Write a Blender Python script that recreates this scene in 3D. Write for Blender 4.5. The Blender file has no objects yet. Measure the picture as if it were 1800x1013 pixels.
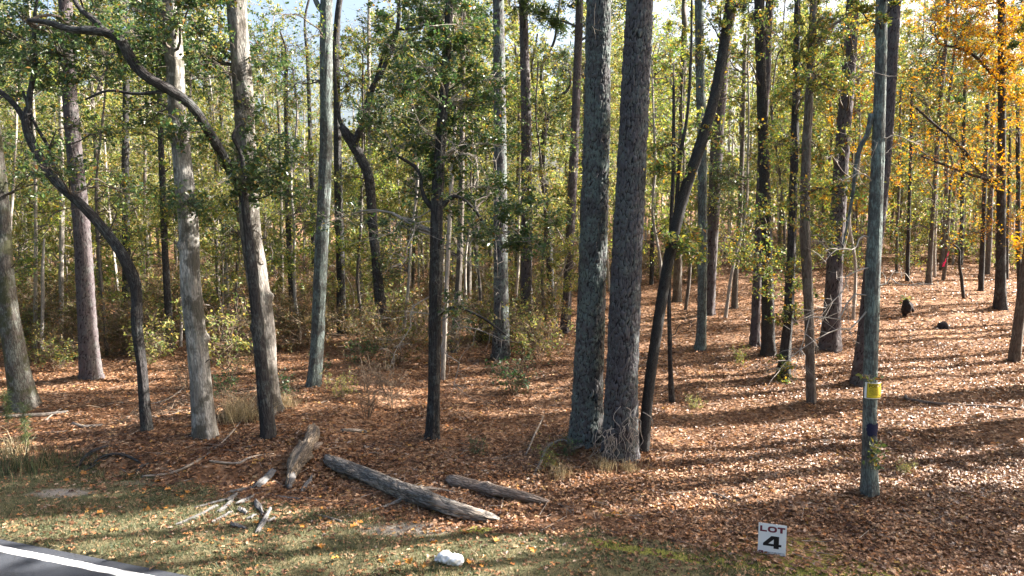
import bpy, math, random
import numpy as np
from mathutils import Vector

SC = bpy.context.scene
COL = SC.collection
RAD = math.radians

# ------------------------------------------------------------------ camera
HC = 5.5                      # the drone hovers this high
FPX = 1250.0                  # focal length in photograph pixels (1800 wide)
PITCH = math.atan(126.5 / FPX)
cam_d = bpy.data.cameras.new('camera')
cam_d.sensor_width = 36.0
cam_d.lens = 36.0 * FPX / 1800.0
cam_d.clip_start = 0.1
cam_d.clip_end = 2000
cam = bpy.data.objects.new('camera', cam_d)
COL.objects.link(cam)
cam.location = (0, 0, HC)
cam.rotation_euler = (math.pi / 2 - PITCH, 0, 0)
SC.camera = cam

# ------------------------------------------------------------------ daylight
SUN_EL = 31.0
SUN_AZ = 77.0                 # degrees to the right of straight ahead
world = bpy.data.worlds.new('World')
SC.world = world
world.use_nodes = True
wn = world.node_tree
wn.nodes.clear()
w_out = wn.nodes.new('ShaderNodeOutputWorld')
w_bg = wn.nodes.new('ShaderNodeBackground')
w_sky = wn.nodes.new('ShaderNodeTexSky')
w_sky.sky_type = 'NISHITA'
w_sky.sun_disc = False
w_sky.sun_elevation = RAD(SUN_EL)
w_sky.sun_rotation = RAD(SUN_AZ)
w_sky.air_density = 1.0
w_sky.dust_density = 7.0
w_sky.ozone_density = 1.0
w_bg.inputs['Strength'].default_value = 0.078
w_hs = wn.nodes.new('ShaderNodeHueSaturation')
w_hs.inputs['Saturation'].default_value = 1.0
wn.links.new(w_sky.outputs[0], w_hs.inputs['Color'])
wn.links.new(w_hs.outputs[0], w_bg.inputs[0])
wn.links.new(w_bg.outputs[0], w_out.inputs[0])

sun_d = bpy.data.lights.new('sun', 'SUN')
sun_d.energy = 5.0
sun_d.angle = RAD(0.53)
sun_d.color = (1.0, 0.94, 0.86)
sun = bpy.data.objects.new('sun', sun_d)
COL.objects.link(sun)
SUN = Vector((math.cos(RAD(SUN_EL)) * math.sin(RAD(SUN_AZ)),
              math.cos(RAD(SUN_EL)) * math.cos(RAD(SUN_AZ)), math.sin(RAD(SUN_EL))))
sun.rotation_euler = SUN.to_track_quat('Z', 'Y').to_euler()
sun.location = (60, 15, 60)

SC.view_settings.view_transform = 'Standard'
SC.view_settings.look = 'None'
SC.view_settings.exposure = 2.62
SC.view_settings.gamma = 1.0
SC.view_settings.use_curve_mapping = False
SC.render.engine = 'CYCLES'
SC.cycles.max_bounces = 6
SC.cycles.diffuse_bounces = 3
SC.cycles.glossy_bounces = 2
SC.cycles.transmission_bounces = 3
SC.cycles.transparent_max_bounces = 4
SC.cycles.caustics_reflective = False
SC.cycles.caustics_refractive = False

# ------------------------------------------------------------------ helpers
RNG = np.random.default_rng(7)


def hash2(i, j, s=0):
    v = np.sin(i * 127.1 + j * 311.7 + s * 74.7) * 43758.5453
    return v - np.floor(v)


def vnoise(x, y, s=0):
    x = np.asarray(x, float); y = np.asarray(y, float)
    i = np.floor(x); j = np.floor(y)
    fx = x - i; fy = y - j
    fx = fx * fx * (3 - 2 * fx); fy = fy * fy * (3 - 2 * fy)
    a = hash2(i, j, s); b = hash2(i + 1, j, s); c = hash2(i, j + 1, s); d = hash2(i + 1, j + 1, s)
    return (a * (1 - fx) + b * fx) * (1 - fy) + (c * (1 - fx) + d * fx) * fy


def sstep(a, b, x):
    t = np.clip((np.asarray(x, float) - a) / (b - a), 0, 1)
    return t * t * (3 - 2 * t)


CP, SP = math.cos(PITCH), math.sin(PITCH)


def ray(px, py):
    cx = (px - 900.0) / FPX; cy = -(py - 506.5) / FPX
    return np.array((cx, CP + cy * SP, -SP + cy * CP))


def flat(px, py, z=0.0):
    d = ray(px, py)
    t = (z - HC) / d[2]
    return np.array((d[0] * t, d[1] * t, z))


def at_depth(px, py, Y):
    d = ray(px, py); t = Y / d[1]
    return np.array((d[0] * t, Y, HC + d[2] * t))


def line_fn(pix):
    P = np.array([flat(*p)[:2] for p in pix])
    P = P[np.argsort(P[:, 0])]

    def f(x):
        x = np.asarray(x, float)
        y = np.interp(x, P[:, 0], P[:, 1])
        s0 = (P[1, 1] - P[0, 1]) / (P[1, 0] - P[0, 0]); s1 = (P[-1, 1] - P[-2, 1]) / (P[-1, 0] - P[-2, 0])
        y = np.where(x < P[0, 0], P[0, 1] + s0 * (x - P[0, 0]), y)
        return np.where(x > P[-1, 0], P[-1, 1] + s1 * (x - P[-1, 0]), y)
    return f


grass_line = line_fn([(0, 800), (100, 815), (180, 838), (330, 852), (450, 884), (560, 900), (640, 908), (760, 920),
                      (860, 927), (1000, 940), (1130, 962), (1290, 986), (1420, 1003), (1520, 1013)])
bank_line = line_fn([(0, 806), (100, 822), (180, 842), (330, 850), (520, 850), (640, 850)])
RA, RB = flat(0, 948)[:2], flat(335, 1013)[:2]
RDIR = (RB - RA) / np.linalg.norm(RB - RA)
RNRM = np.array((-RDIR[1], RDIR[0]))      # points from the road into the wood
PINE_MOUND = flat(1060, 790)[:2]
HOLLOW = flat(212, 828)[:2]


def road_dist(x, y):
    return (np.asarray(x) - RA[0]) * RNRM[0] + (np.asarray(y) - RA[1]) * RNRM[1]


def height(x, y):
    x = np.asarray(x, float); y = np.asarray(y, float)
    h = 0.055 * sstep(-5, 15, x) * np.maximum(0, y - 15) * (1 - 0.35 * sstep(45, 110, y))
    h = h + 0.012 * np.maximum(0, y - 24)
    h = h + 0.30 * sstep(0.0, 0.75, y - bank_line(x)) * sstep(-10.5, -8.8, x) * (1 - sstep(-4.6, -3.0, x)) * (1 - sstep(19, 26, y))
    hc_ = HOLLOW
    h = h - .30 * np.exp(-((x - hc_[0]) / .55) ** 2 - ((y - hc_[1]) / .28) ** 2)
    r2 = (x - PINE_MOUND[0]) ** 2 + (y - PINE_MOUND[1] - .3) ** 2
    h = h + 0.26 * np.exp(-r2 / 1.6)
    for bx, by, br in BUMPS:
        h = h + .28 * br * np.exp(-((x - bx) ** 2 + (y - by) ** 2) / (2 * (.9 * br + .12) ** 2))
    woods = sstep(-0.3, 1.0, y - grass_line(x))
    h = h + woods * ((vnoise(x * .55, y * .55, 1) - .5) * .16 + (vnoise(x * 1.7, y * 1.7, 2) - .5) * .07)
    h = h + (vnoise(x * 3.1, y * 3.1, 3) - .5) * .02
    rd = road_dist(x, y) + (vnoise(x * 2.2, y * 2.2, 5) - .5) * .10 + (vnoise(x * 9, y * 9, 6) - .5) * .06
    return h * sstep(-.1, .4, rd) + np.where(rd < 0.06, -.10, .012 * sstep(.0, .2, rd))


BUMPS = []


def hit(px, py):
    """where the sight line through a photograph pixel meets the ground"""
    d = ray(px, py)
    t0, t = 1.0, 1.0
    while t < 400:
        p = d * t
        if HC + p[2] < float(height(p[0], p[1])):
            break
        t0 = t; t *= 1.03
    for _ in range(24):
        m = (t0 + t) / 2; p = d * m
        if HC + p[2] < float(height(p[0], p[1])):
            t = m
        else:
            t0 = m
    p = d * t
    return np.array((p[0], p[1], float(height(p[0], p[1]))))


for _px, _py, _w in [(44, 716, 56), (160, 662, 40), (258, 754, 25), (361, 768, 48), (474, 722, 46), (472, 768, 27), (552, 678, 34), (600, 585, 18), (678, 604, 24), (760, 770, 29), (797, 618, 19), (881, 628, 36), (925, 582, 29), (993, 583, 23),
                    (1131, 792, 25), (1231, 614, 22), (1246, 552, 22), (1327, 607, 20), (1351, 624, 28), (1377, 660, 26), (1426, 707, 20), (1458, 612, 42), (1511, 672, 34), (1528, 866, 32), (1757, 542, 24), (1783, 634, 22)]:
    _b = hit(_px, _py)
    BUMPS.append((_b[0], _b[1], .5 * _w * _b[1] / FPX))


class MB:
    """collects vertices and faces, then becomes one mesh object"""
    def __init__(self):
        self.v, self.f3, self.f4, self.m3, self.m4, self.n = [], [], [], [], [], 0
        self.attr = []

    def add(self, v, tris=None, quads=None, mat=0, attr=None):
        v = np.asarray(v, float).reshape(-1, 3)
        self.v.append(v)
        self.attr.append(np.zeros((len(v), 4)) if attr is None else attr)
        if tris is not None and len(tris):
            t = np.asarray(tris, int) + self.n
            self.f3.append(t); self.m3.append(np.full(len(t), mat))
        if quads is not None and len(quads):
            q = np.asarray(quads, int) + self.n
            self.f4.append(q); self.m4.append(np.full(len(q), mat))
        self.n += len(v)
        return self

    def mesh(self, name, mats, smooth=True, attr=False, origin=None):
        me = bpy.data.meshes.new(name)
        v = np.concatenate(self.v) if self.v else np.zeros((0, 3))
        if origin is not None:
            v = v - np.asarray(origin)
        f3 = np.concatenate(self.f3) if self.f3 else np.zeros((0, 3), int)
        f4 = np.concatenate(self.f4) if self.f4 else np.zeros((0, 4), int)
        m = np.concatenate(self.m3 + self.m4) if (self.m3 or self.m4) else np.zeros(0, int)
        loops = np.concatenate([f3.ravel(), f4.ravel()])
        starts = np.concatenate([np.arange(len(f3)) * 3, len(f3) * 3 + np.arange(len(f4)) * 4])
        me.vertices.add(len(v)); me.vertices.foreach_set('co', v.ravel().astype(np.float32))
        me.loops.add(len(loops)); me.loops.foreach_set('vertex_index', loops.astype(np.int32))
        me.polygons.add(len(starts)); me.polygons.foreach_set('loop_start', starts.astype(np.int32))
        for x in mats:
            me.materials.append(x)
        me.polygons.foreach_set('material_index', m.astype(np.int32))
        me.polygons.foreach_set('use_smooth', np.full(len(starts), smooth))
        me.update(calc_edges=True)
        if attr:
            a = me.color_attributes.new('zone', 'FLOAT_COLOR', 'POINT')
            a.data.foreach_set('color', np.concatenate(self.attr).ravel().astype(np.float32))
        return me


def link(name, me, parent=None, loc=None, kind=None):
    o = bpy.data.objects.new(name, me)
    COL.objects.link(o)
    if parent is not None:
        o.parent = parent
    if loc is not None:
        o.location = loc
    if kind:
        o['kind'] = kind
    return o


def tag(o, label, cat, group=None):
    o['label'] = label; o['category'] = cat
    if group:
        o['group'] = group
    return o


def empty(name, loc, label, cat, group=None):
    o = bpy.data.objects.new(name, None)
    COL.objects.link(o)
    o.location = loc; o.empty_display_size = .2
    return tag(o, label, cat, group)


def spline(P, n):
    """Catmull-Rom through the rows of P (any number of columns)"""
    P = np.asarray(P, float)
    if len(P) == 2:
        t = np.linspace(0, 1, n)[:, None]
        return P[0] * (1 - t) + P[1] * t
    Q = np.vstack([2 * P[0] - P[1], P, 2 * P[-1] - P[-2]])
    seg = np.linalg.norm(np.diff(P[:, :3], axis=0), axis=1)
    cum = np.concatenate([[0], np.cumsum(seg)])
    s = np.linspace(0, cum[-1], n)
    k = np.clip(np.searchsorted(cum, s, side='right') - 1, 0, len(P) - 2)
    t = ((s - cum[k]) / np.maximum(seg[k], 1e-9))[:, None]
    p0, p1, p2, p3 = Q[k], Q[k + 1], Q[k + 2], Q[k + 3]
    return .5 * (2 * p1 + (p2 - p0) * t + (2 * p0 - 5 * p1 + 4 * p2 - p3) * t ** 2 + (3 * p1 - p0 - 3 * p2 + p3) * t ** 3)


def frames(P):
    T = np.gradient(P, axis=0)
    T /= np.maximum(np.linalg.norm(T, axis=1, keepdims=True), 1e-9)
    ref = np.array((0, 1., 0)) if abs(T[0, 1]) < .8 else np.array((1., 0, 0))
    u = np.cross(T[0], ref); u /= np.linalg.norm(u)
    U = np.empty_like(P)
    for i in range(len(P)):
        u = u - T[i] * np.dot(u, T[i])
        u /= max(np.linalg.norm(u), 1e-9)
        U[i] = u
    return T, U, np.cross(T, U)


def tube(mb, P, R, sides, mat=0, relief=None, caps=True):
    """a tube along P; R is one radius per ring, relief adds bark to it (rings x sides) and gives a colour attribute"""
    P = np.asarray(P, float); n = len(P)
    T, U, W = frames(P)
    th = np.arange(sides) / sides * 2 * math.pi
    RR = np.repeat(np.asarray(R, float)[:, None], sides, 1)
    at = None
    if relief is not None:
        s = np.concatenate([[0], np.cumsum(np.linalg.norm(np.diff(P, axis=0), axis=1))])
        RR, at = relief(RR, th, s)
        at = at.reshape(-1, 4)
    V = P[:, None, :] + RR[..., None] * (np.cos(th)[None, :, None] * U[:, None, :] + np.sin(th)[None, :, None] * W[:, None, :])
    i = np.arange(n - 1)[:, None] * sides; j = np.arange(sides)[None, :]; j2 = (j + 1) % sides
    Q = np.stack([i + j, i + j2, i + sides + j2, i + sides + j], -1).reshape(-1, 4)
    V = V.reshape(-1, 3)
    tris = None
    if caps:
        V = np.vstack([V, P[0], P[-1]])
        if at is not None:
            at = np.vstack([at, at[0], at[-1]])
        jj = np.arange(sides); k2 = (jj + 1) % sides
        a = np.stack([np.full(sides, n * sides), k2, jj], -1)
        b = np.stack([np.full(sides, n * sides + 1), (n - 1) * sides + jj, (n - 1) * sides + k2], -1)
        tris = np.vstack([a, b])
    mb.add(V, tris, Q, mat, at)
    return mb


def sticks(mb, A, B, ra, rb, mat=0):
    """many three-sided sticks from A to B"""
    A = np.asarray(A, float); B = np.asarray(B, float); n = len(A)
    if n == 0:
        return mb
    ra = np.broadcast_to(ra, n); rb = np.broadcast_to(rb, n)
    d = B - A; d /= np.maximum(np.linalg.norm(d, axis=1, keepdims=True), 1e-9)
    ref = np.where(np.abs(d[:, 2:3]) > .8, np.array([[1., 0, 0]]), np.array([[0, 0, 1.]]))
    u = np.cross(d, ref); u /= np.maximum(np.linalg.norm(u, axis=1, keepdims=True), 1e-9)
    w = np.cross(d, u)
    V = np.empty((n, 6, 3))
    for k in range(3):
        c, s = math.cos(k * 2.0944), math.sin(k * 2.0944)
        o = c * u + s * w
        V[:, k] = A + o * ra[:, None]; V[:, 3 + k] = B + o * rb[:, None]
    base = (np.arange(n) * 6)[:, None, None]
    q = np.array([[0, 1, 4, 3], [1, 2, 5, 4], [2, 0, 3, 5]])[None]
    mb.add(V.reshape(-1, 3), None, (base + q).reshape(-1, 4), mat)
    return mb


def unit(n, rng):
    v = rng.normal(size=(n, 3))
    return v / np.linalg.norm(v, axis=1, keepdims=True)


def leaves(mb, P, L, rng, width=.55, up=.55, mat=0, fold=.12, five=False):
    """small folded leaf blades at P"""
    n = len(P)
    if n == 0:
        return mb
    L = np.broadcast_to(L, n) * rng.uniform(.65, 1.3, n)
    nr = unit(n, rng) * (1 - up); nr[:, 2] += up
    nr /= np.maximum(np.linalg.norm(nr, axis=1, keepdims=True), 1e-9)
    a = np.cross(nr, unit(n, rng)); a /= np.maximum(np.linalg.norm(a, axis=1, keepdims=True), 1e-9)
    b = np.cross(nr, a)
    l = L[:, None]; w = l * width * .5; f = l * fold
    if not five:
        V = np.stack([P, P + a * l * .45 + b * w + nr * f, P + a * l, P + a * l * .45 - b * w + nr * f], 1)
        tri = np.array([[0, 3, 2], [0, 2, 1]])
        k = 4
    else:   # lobed blade
        V = np.stack([P, P + a * l * .25 + b * w + nr * f, P + a * l * .42 + b * w * .35 + nr * f * .4, P + a * l * .68 + b * w * .9 + nr * f,
                      P + a * l - nr * f * .6, P + a * l * .66 - b * w * .9 + nr * f * .7, P + a * l * .42 - b * w * .35 + nr * f * .3,
                      P + a * l * .22 - b * w + nr * f * 1.2], 1)
        tri = np.array([[0, 2, 1], [0, 6, 2], [0, 7, 6], [2, 4, 3], [2, 6, 4], [6, 5, 4]])
        k = 8
    base = (np.arange(n) * k)[:, None, None]
    mb.add(V.reshape(-1, 3), (base + tri[None]).reshape(-1, 3), None, mat)
    return mb


# ------------------------------------------------------------------ materials
def new_mat(name):
    m = bpy.data.materials.new(name); m.use_nodes = True
    nt = m.node_tree; nt.nodes.clear()
    return m, nt, nt.nodes, nt.links


def nd(nt, typ, **kw):
    n = nt.nodes.new(typ)
    for k, v in kw.items():
        if k.startswith('i_'):
            n.inputs[k[2:]].default_value = v
        else:
            setattr(n, k, v)
    return n


def ramp(nt, fac, stops, interp='LINEAR'):
    r = nt.nodes.new('ShaderNodeValToRGB')
    r.color_ramp.interpolation = interp
    el = r.color_ramp.elements
    while len(el) > 1:
        el.remove(el[-1])
    for i, (p, c) in enumerate(stops):
        e = el[0] if i == 0 else el.new(p)
        e.position = p; e.color = (*c, 1)
    nt.links.new(fac, r.inputs[0])
    return r.outputs[0]


def mixc(nt, fac, a, b):
    n = nt.nodes.new('ShaderNodeMix'); n.data_type = 'RGBA'
    for s, v in ((n.inputs[0], fac), (n.inputs[6], a), (n.inputs[7], b)):
        if isinstance(v, bpy.types.NodeSocket):
            nt.links.new(v, s)
        elif isinstance(v, (int, float)):
            s.default_value = v
        else:
            s.default_value = (*v, 1)
    return n.outputs[2]


def noise(nt, vec, scale, detail=4, rough=.6):
    n = nd(nt, 'ShaderNodeTexNoise', i_Scale=scale, i_Detail=detail, i_Roughness=rough)
    if vec is not None:
        nt.links.new(vec, n.inputs['Vector'])
    return n.outputs['Fac']


def math_n(nt, op, a, b=None, clamp=False):
    n = nd(nt, 'ShaderNodeMath', operation=op, use_clamp=clamp)
    for s, v in zip(n.inputs, (a, b)):
        if v is None:
            continue
        if isinstance(v, bpy.types.NodeSocket):
            nt.links.new(v, s)
        else:
            s.default_value = v
    return n.outputs[0]


def mapping(nt, coord, scale):
    m = nd(nt, 'ShaderNodeMapping'); m.inputs['Scale'].default_value = scale
    nt.links.new(coord, m.inputs['Vector'])
    return m.outputs[0]


def leaf_mat(name, stops, trans=.38, tcol=1.25, rough=.45, spec=.4):
    m, nt, N, L = new_mat(name)
    out = nd(nt, 'ShaderNodeOutputMaterial')
    geo = nd(nt, 'ShaderNodeNewGeometry')
    col = ramp(nt, geo.outputs['Random Per Island'], stops)
    p = nd(nt, 'ShaderNodeBsdfPrincipled', i_Roughness=rough)
    p.inputs['Specular IOR Level'].default_value = spec
    L.new(col, p.inputs['Base Color'])
    t = nd(nt, 'ShaderNodeBsdfTranslucent')
    hs = nd(nt, 'ShaderNodeHueSaturation', i_Saturation=1.15, i_Value=tcol)
    L.new(col, hs.inputs['Color']); L.new(hs.outputs[0], t.inputs['Color'])
    mx = nd(nt, 'ShaderNodeMixShader'); mx.inputs[0].default_value = trans
    L.new(p.outputs[0], mx.inputs[1]); L.new(t.outputs[0], mx.inputs[2]); L.new(mx.outputs[0], out.inputs[0])
    return m


def bark_mat(name, deep, mid, light, lichen, lich_amt=.5, scale=(1, 1, .3), vs=14, bump=.5, plate=False, pale=None, moss=None):
    m, nt, N, L = new_mat(name)
    out = nd(nt, 'ShaderNodeOutputMaterial')
    tc = nd(nt, 'ShaderNodeTexCoord')
    oi = nd(nt, 'ShaderNodeObjectInfo')
    off = nd(nt, 'ShaderNodeVectorMath', operation='ADD')
    sc = nd(nt, 'ShaderNodeVectorMath', operation='SCALE'); sc.inputs['Scale'].default_value = 37.0
    comb = nd(nt, 'ShaderNodeCombineXYZ')
    for k in range(3):
        L.new(oi.outputs['Random'], comb.inputs[k])
    L.new(comb.outputs[0], sc.inputs[0])
    if plate:
        L.new(tc.outputs['Object'], off.inputs[0])
    else:                       # along and around the limb
        za = nd(nt, 'ShaderNodeAttribute', attribute_name='zone'); L.new(za.outputs['Vector'], off.inputs[0])
    L.new(sc.outputs[0], off.inputs[1])
    obj = off.outputs[0]
    stretched = mapping(nt, obj, scale)
    fine = noise(nt, stretched, vs * 3, 5, .65)
    if plate:
        a = nd(nt, 'ShaderNodeAttribute', attribute_name='zone')
        sep = nd(nt, 'ShaderNodeSeparateColor'); L.new(a.outputs['Color'], sep.inputs[0])
        edge, idn = sep.outputs[0], sep.outputs[1]
    else:
        rn = noise(nt, stretched, vs, 3, .55)
        edge = math_n(nt, 'MULTIPLY', math_n(nt, 'ABSOLUTE', math_n(nt, 'SUBTRACT', rn, .5)), 7.0, True)
        idn = noise(nt, stretched, vs * .8, 4, .6)
    face = mixc(nt, idn, mid, light)
    face = mixc(nt, math_n(nt, 'MULTIPLY', fine, .8, True), face, mid)
    lm = noise(nt, obj, 2.3, 6, .7)
    lf = noise(nt, obj, 11, 4, .7)
    lmask = ramp(nt, math_n(nt, 'ADD', math_n(nt, 'MULTIPLY', lm, .65), math_n(nt, 'MULTIPLY', lf, .5)), [(.60 - .1 * lich_amt, (0, 0, 0)), (.68 - .06 * lich_amt, (1, 1, 1))])
    lmask = math_n(nt, 'MULTIPLY', lmask, lich_amt)
    face = mixc(nt, lmask, face, lichen)
    if pale:
        pm = ramp(nt, noise(nt, mapping(nt, obj, (1, 1, .5)), 3.2, 5, .65), [(.46, (0, 0, 0)), (.56, (1, 1, 1))])
        face = mixc(nt, math_n(nt, 'MULTIPLY', pm, .75), face, pale)
    col = mixc(nt, ramp(nt, edge, [(.0, (0, 0, 0)), (.5, (1, 1, 1))] if plate else [(.0, (.25, .25, .25)), (.6, (1, 1, 1))]), deep, face)
    if moss:
        mm = ramp(nt, noise(nt, obj, 1.6, 5, .6), [(.5, (0, 0, 0)), (.57, (1, 1, 1))])
        col = mixc(nt, math_n(nt, 'MULTIPLY', mm, .8), col, moss)
    p = nd(nt, 'ShaderNodeBsdfPrincipled', i_Roughness=.9)
    p.inputs['Specular IOR Level'].default_value = .15
    L.new(col, p.inputs['Base Color'])
    b = nd(nt, 'ShaderNodeBump', i_Strength=bump, i_Distance=.03)
    hgt = math_n(nt, 'ADD', math_n(nt, 'MULTIPLY', edge, .3 if plate else .8), math_n(nt, 'MULTIPLY', fine, .9))
    L.new(hgt, b.inputs['Height']); L.new(b.outputs[0], p.inputs['Normal'])
    L.new(p.outputs[0], out.inputs[0])
    return m


def plain(name, col, rough=.7, spec=.3, var=0.0, vscale=20, bump=0.0, trans=0.0):
    m, nt, N, L = new_mat(name)
    out = nd(nt, 'ShaderNodeOutputMaterial')
    p = nd(nt, 'ShaderNodeBsdfPrincipled', i_Roughness=rough)
    p.inputs['Specular IOR Level'].default_value = spec
    tc = nd(nt, 'ShaderNodeTexCoord')
    n = noise(nt, tc.outputs['Object'], vscale, 5, .65)
    lo = tuple(c * (1 - var) for c in col); hi = tuple(min(1, c * (1 + var)) for c in col)
    L.new(ramp(nt, n, [(.3, lo), (.7, hi)]), p.inputs['Base Color'])
    if bump:
        b = nd(nt, 'ShaderNodeBump', i_Strength=bump, i_Distance=.02)
        L.new(n, b.inputs['Height']); L.new(b.outputs[0], p.inputs['Normal'])
    if trans:
        t = nd(nt, 'ShaderNodeBsdfTranslucent'); t.inputs['Color'].default_value = (*col, 1)
        mx = nd(nt, 'ShaderNodeMixShader'); mx.inputs[0].default_value = trans
        L.new(p.outputs[0], mx.inputs[1]); L.new(t.outputs[0], mx.inputs[2]); L.new(mx.outputs[0], out.inputs[0])
    else:
        L.new(p.outputs[0], out.inputs[0])
    return m


M = {}
M['leaf_oak'] = leaf_mat('oak_leaf', [(0, (.028, .062, .024)), (.35, (.05, .095, .034)), (.65, (.08, .13, .042)), (.85, (.14, .18, .05)), (.96, (.26, .22, .05)), (1, (.30, .14, .04))], trans=.36, rough=.33, spec=.6)
M['leaf_mix'] = leaf_mat('autumn_leaf', [(0, (.05, .09, .03)), (.3, (.09, .14, .042)), (.55, (.18, .215, .06)), (.78, (.32, .29, .07)), (.92, (.36, .22, .055)), (1, (.25, .12, .045))], trans=.42)
M['leaf_bright'] = leaf_mat('bright_understory_leaf', [(0, (.07, .13, .035)), (.35, (.14, .21, .05)), (.65, (.26, .30, .07)), (.88, (.40, .36, .09)), (1, (.36, .22, .06))], trans=.5, rough=.35, spec=.5)
M['leaf_gold'] = leaf_mat('golden_leaf', [(0, (.17, .19, .04)), (.2, (.38, .29, .055)), (.5, (.52, .30, .045)), (.8, (.54, .23, .035)), (1, (.38, .14, .03))], trans=.42)
M['leaf_far'] = leaf_mat('far_leaf', [(0, (.065, .10, .035)), (.35, (.15, .19, .06)), (.62, (.28, .29, .085)), (.83, (.40, .36, .12)), (.95, (.36, .24, .08)), (1, (.2, .12, .05))], trans=.5)
M['leaf_low'] = leaf_mat('undergrowth_leaf', [(0, (.045, .06, .022)), (.35, (.10, .10, .035)), (.6, (.19, .14, .055)), (.85, (.25, .155, .065)), (1, (.2, .09, .04))], trans=.35)
M['leaf_green'] = leaf_mat('evergreen_leaf', [(0, (.02, .055, .022)), (.5, (.04, .095, .035)), (.85, (.07, .14, .045)), (1, (.14, .2, .05))], trans=.3, rough=.35, spec=.5)
M['needle'] = leaf_mat('pine_needle', [(0, (.03, .055, .02)), (.6, (.06, .10, .03)), (1, (.12, .14, .04))], trans=.25)
M['litter'] = leaf_mat('leaf_litter', [(0, (.055, .026, .016)), (.18, (.12, .058, .03)), (.4, (.21, .108, .056)), (.58, (.29, .165, .09)), (.74, (.37, .245, .155)), (.86, (.36, .15, .045)), (.93, (.34, .28, .24)), (1, (.42, .25, .06))], trans=.12, rough=.5, spec=.35)
nt = M['litter'].node_tree
hs = [n for n in nt.nodes if n.type == 'BSDF_PRINCIPLED'][0]
src = hs.inputs['Base Color'].links[0].from_socket
gpos = nd(nt, 'ShaderNodeNewGeometry').outputs['Position']
damp = ramp(nt, noise(nt, gpos, .7, 5, .65), [(.38, (.42, .34, .29)), (.50, (.95, .88, .8)), (.62, (1.0, 1.0, 1.0))])
mm = nd(nt, 'ShaderNodeMix', data_type='RGBA', blend_type='MULTIPLY'); mm.inputs[0].default_value = 1
nt.links.new(src, mm.inputs[6]); nt.links.new(damp, mm.inputs[7]); nt.links.new(mm.outputs[2], hs.inputs['Base Color'])
M['straw'] = leaf_mat('pine_straw', [(0, (.12, .055, .028)), (.6, (.22, .115, .055)), (1, (.34, .21, .12))], trans=.1)
M['grass'] = leaf_mat('verge_grass', [(0, (.03, .052, .024)), (.4, (.055, .078, .032)), (.62, (.10, .10, .045)), (.8, (.19, .15, .08)), (1, (.28, .21, .125))], trans=.25, rough=.6)
M['dry'] = leaf_mat('dry_grass', [(0, (.28, .22, .12)), (.6, (.42, .34, .20)), (1, (.5, .42, .28))], trans=.3)
M['orange_leaf'] = leaf_mat('orange_leaf', [(0, (.34, .11, .03)), (.6, (.36, .16, .03)), (1, (.36, .22, .035))], trans=.15)

M['pine'] = bark_mat('pine_bark', (.014, .012, .012), (.066, .062, .064), (.118, .114, .118), (.14, .175, .16), .7, (1, 1, .35), 9, .6, plate=True)
M['pine_red'] = bark_mat('red_pine_bark', (.018, .012, .012), (.072, .059, .062), (.122, .104, .107), (.14, .16, .15), .35, (1, 1, .35), 9, .6, plate=True)
M['pine_purple'] = bark_mat('purple_pine_bark', (.014, .012, .013), (.064, .058, .063), (.108, .101, .109), (.13, .155, .145), .5, (1, 1, .35), 9, .6, plate=True)
M['oak'] = bark_mat('oak_bark', (.10, .09, .08), (.19, .175, .155), (.29, .27, .245), (.26, .285, .25), .45, (1, 1, .16), 22, .45, pale=(.46, .44, .405), moss=(.06, .055, .042))
M['oak_brown'] = bark_mat('brown_oak_bark', (.05, .042, .036), (.115, .10, .088), (.19, .175, .155), (.24, .26, .235), .5, (1, 1, .16), 22, .5, pale=(.27, .25, .225), moss=(.045, .04, .032))
M['oak_lichen'] = bark_mat('lichen_bark', (.035, .034, .033), (.085, .088, .085), (.14, .145, .14), (.19, .24, .225), .8, (1, 1, .2), 20, .5)
M['dark'] = bark_mat('dark_bark', (.016, .014, .013), (.044, .040, .040), (.074, .069, .068), (.17, .19, .18), .35, (1, 1, .2), 20, .6)
M['far_bark'] = bark_mat('far_bark', (.045, .036, .03), (.105, .088, .076), (.17, .148, .13), (.22, .23, .20), .4, (1, 1, .2), 14, .3)
M['pale_bark'] = bark_mat('pale_bark', (.17, .15, .13), (.32, .285, .25), (.44, .40, .355), (.36, .37, .33), .4, (1, 1, .2), 18, .3)
M['mossy'] = bark_mat('mossy_bark', (.035, .03, .026), (.095, .085, .076), (.165, .15, .135), (.24, .27, .24), .6, (1, 1, .18), 22, .5, moss=(.06, .063, .03))
M['twig'] = plain('dead_twig', (.30, .265, .23), .9, .1, .35, 6)
M['twig_brown'] = plain('brown_twig', (.15, .115, .085), .9, .1, .4, 5)
M['twig_dark'] = plain('dark_twig', (.10, .085, .07), .9, .1, .35, 6)
M['weathered'] = bark_mat('weathered_wood', (.09, .075, .065), (.21, .185, .165), (.33, .30, .27), (.34, .34, .31), .2, (1, 1, .2), 24, .6, pale=(.36, .29, .22))
M['slab'] = plain('grey_bark_strip', (.115, .11, .107), .9, .15, .4, 14, .5)
M['snag'] = bark_mat('torn_wood', (.05, .04, .03), (.15, .12, .095), (.27, .22, .175), (.2, .2, .18), .2, (1, 1, .3), 18, .8, pale=(.40, .31, .22))
M['log'] = bark_mat('log_bark', (.03, .028, .027), (.12, .11, .10), (.22, .20, .185), (.22, .24, .235), .3, (1, 1, .3), 12, .8, pale=(.36, .30, .245))
M['log_brown'] = bark_mat('brown_log_bark', (.07, .05, .04), (.20, .155, .125), (.31, .25, .21), (.3, .29, .26), .2, (1, 1, .25), 16, .8)
M['white_plastic'] = plain('white_plastic', (.74, .76, .79), .5, .5, .03, 8, .1, .15)
M['sign_white'] = plain('sign_board', (.80, .81, .83), .45, .4, .02, 4)
M['maroon'] = plain('maroon_print', (.15, .022, .05), .5, .3)
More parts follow.
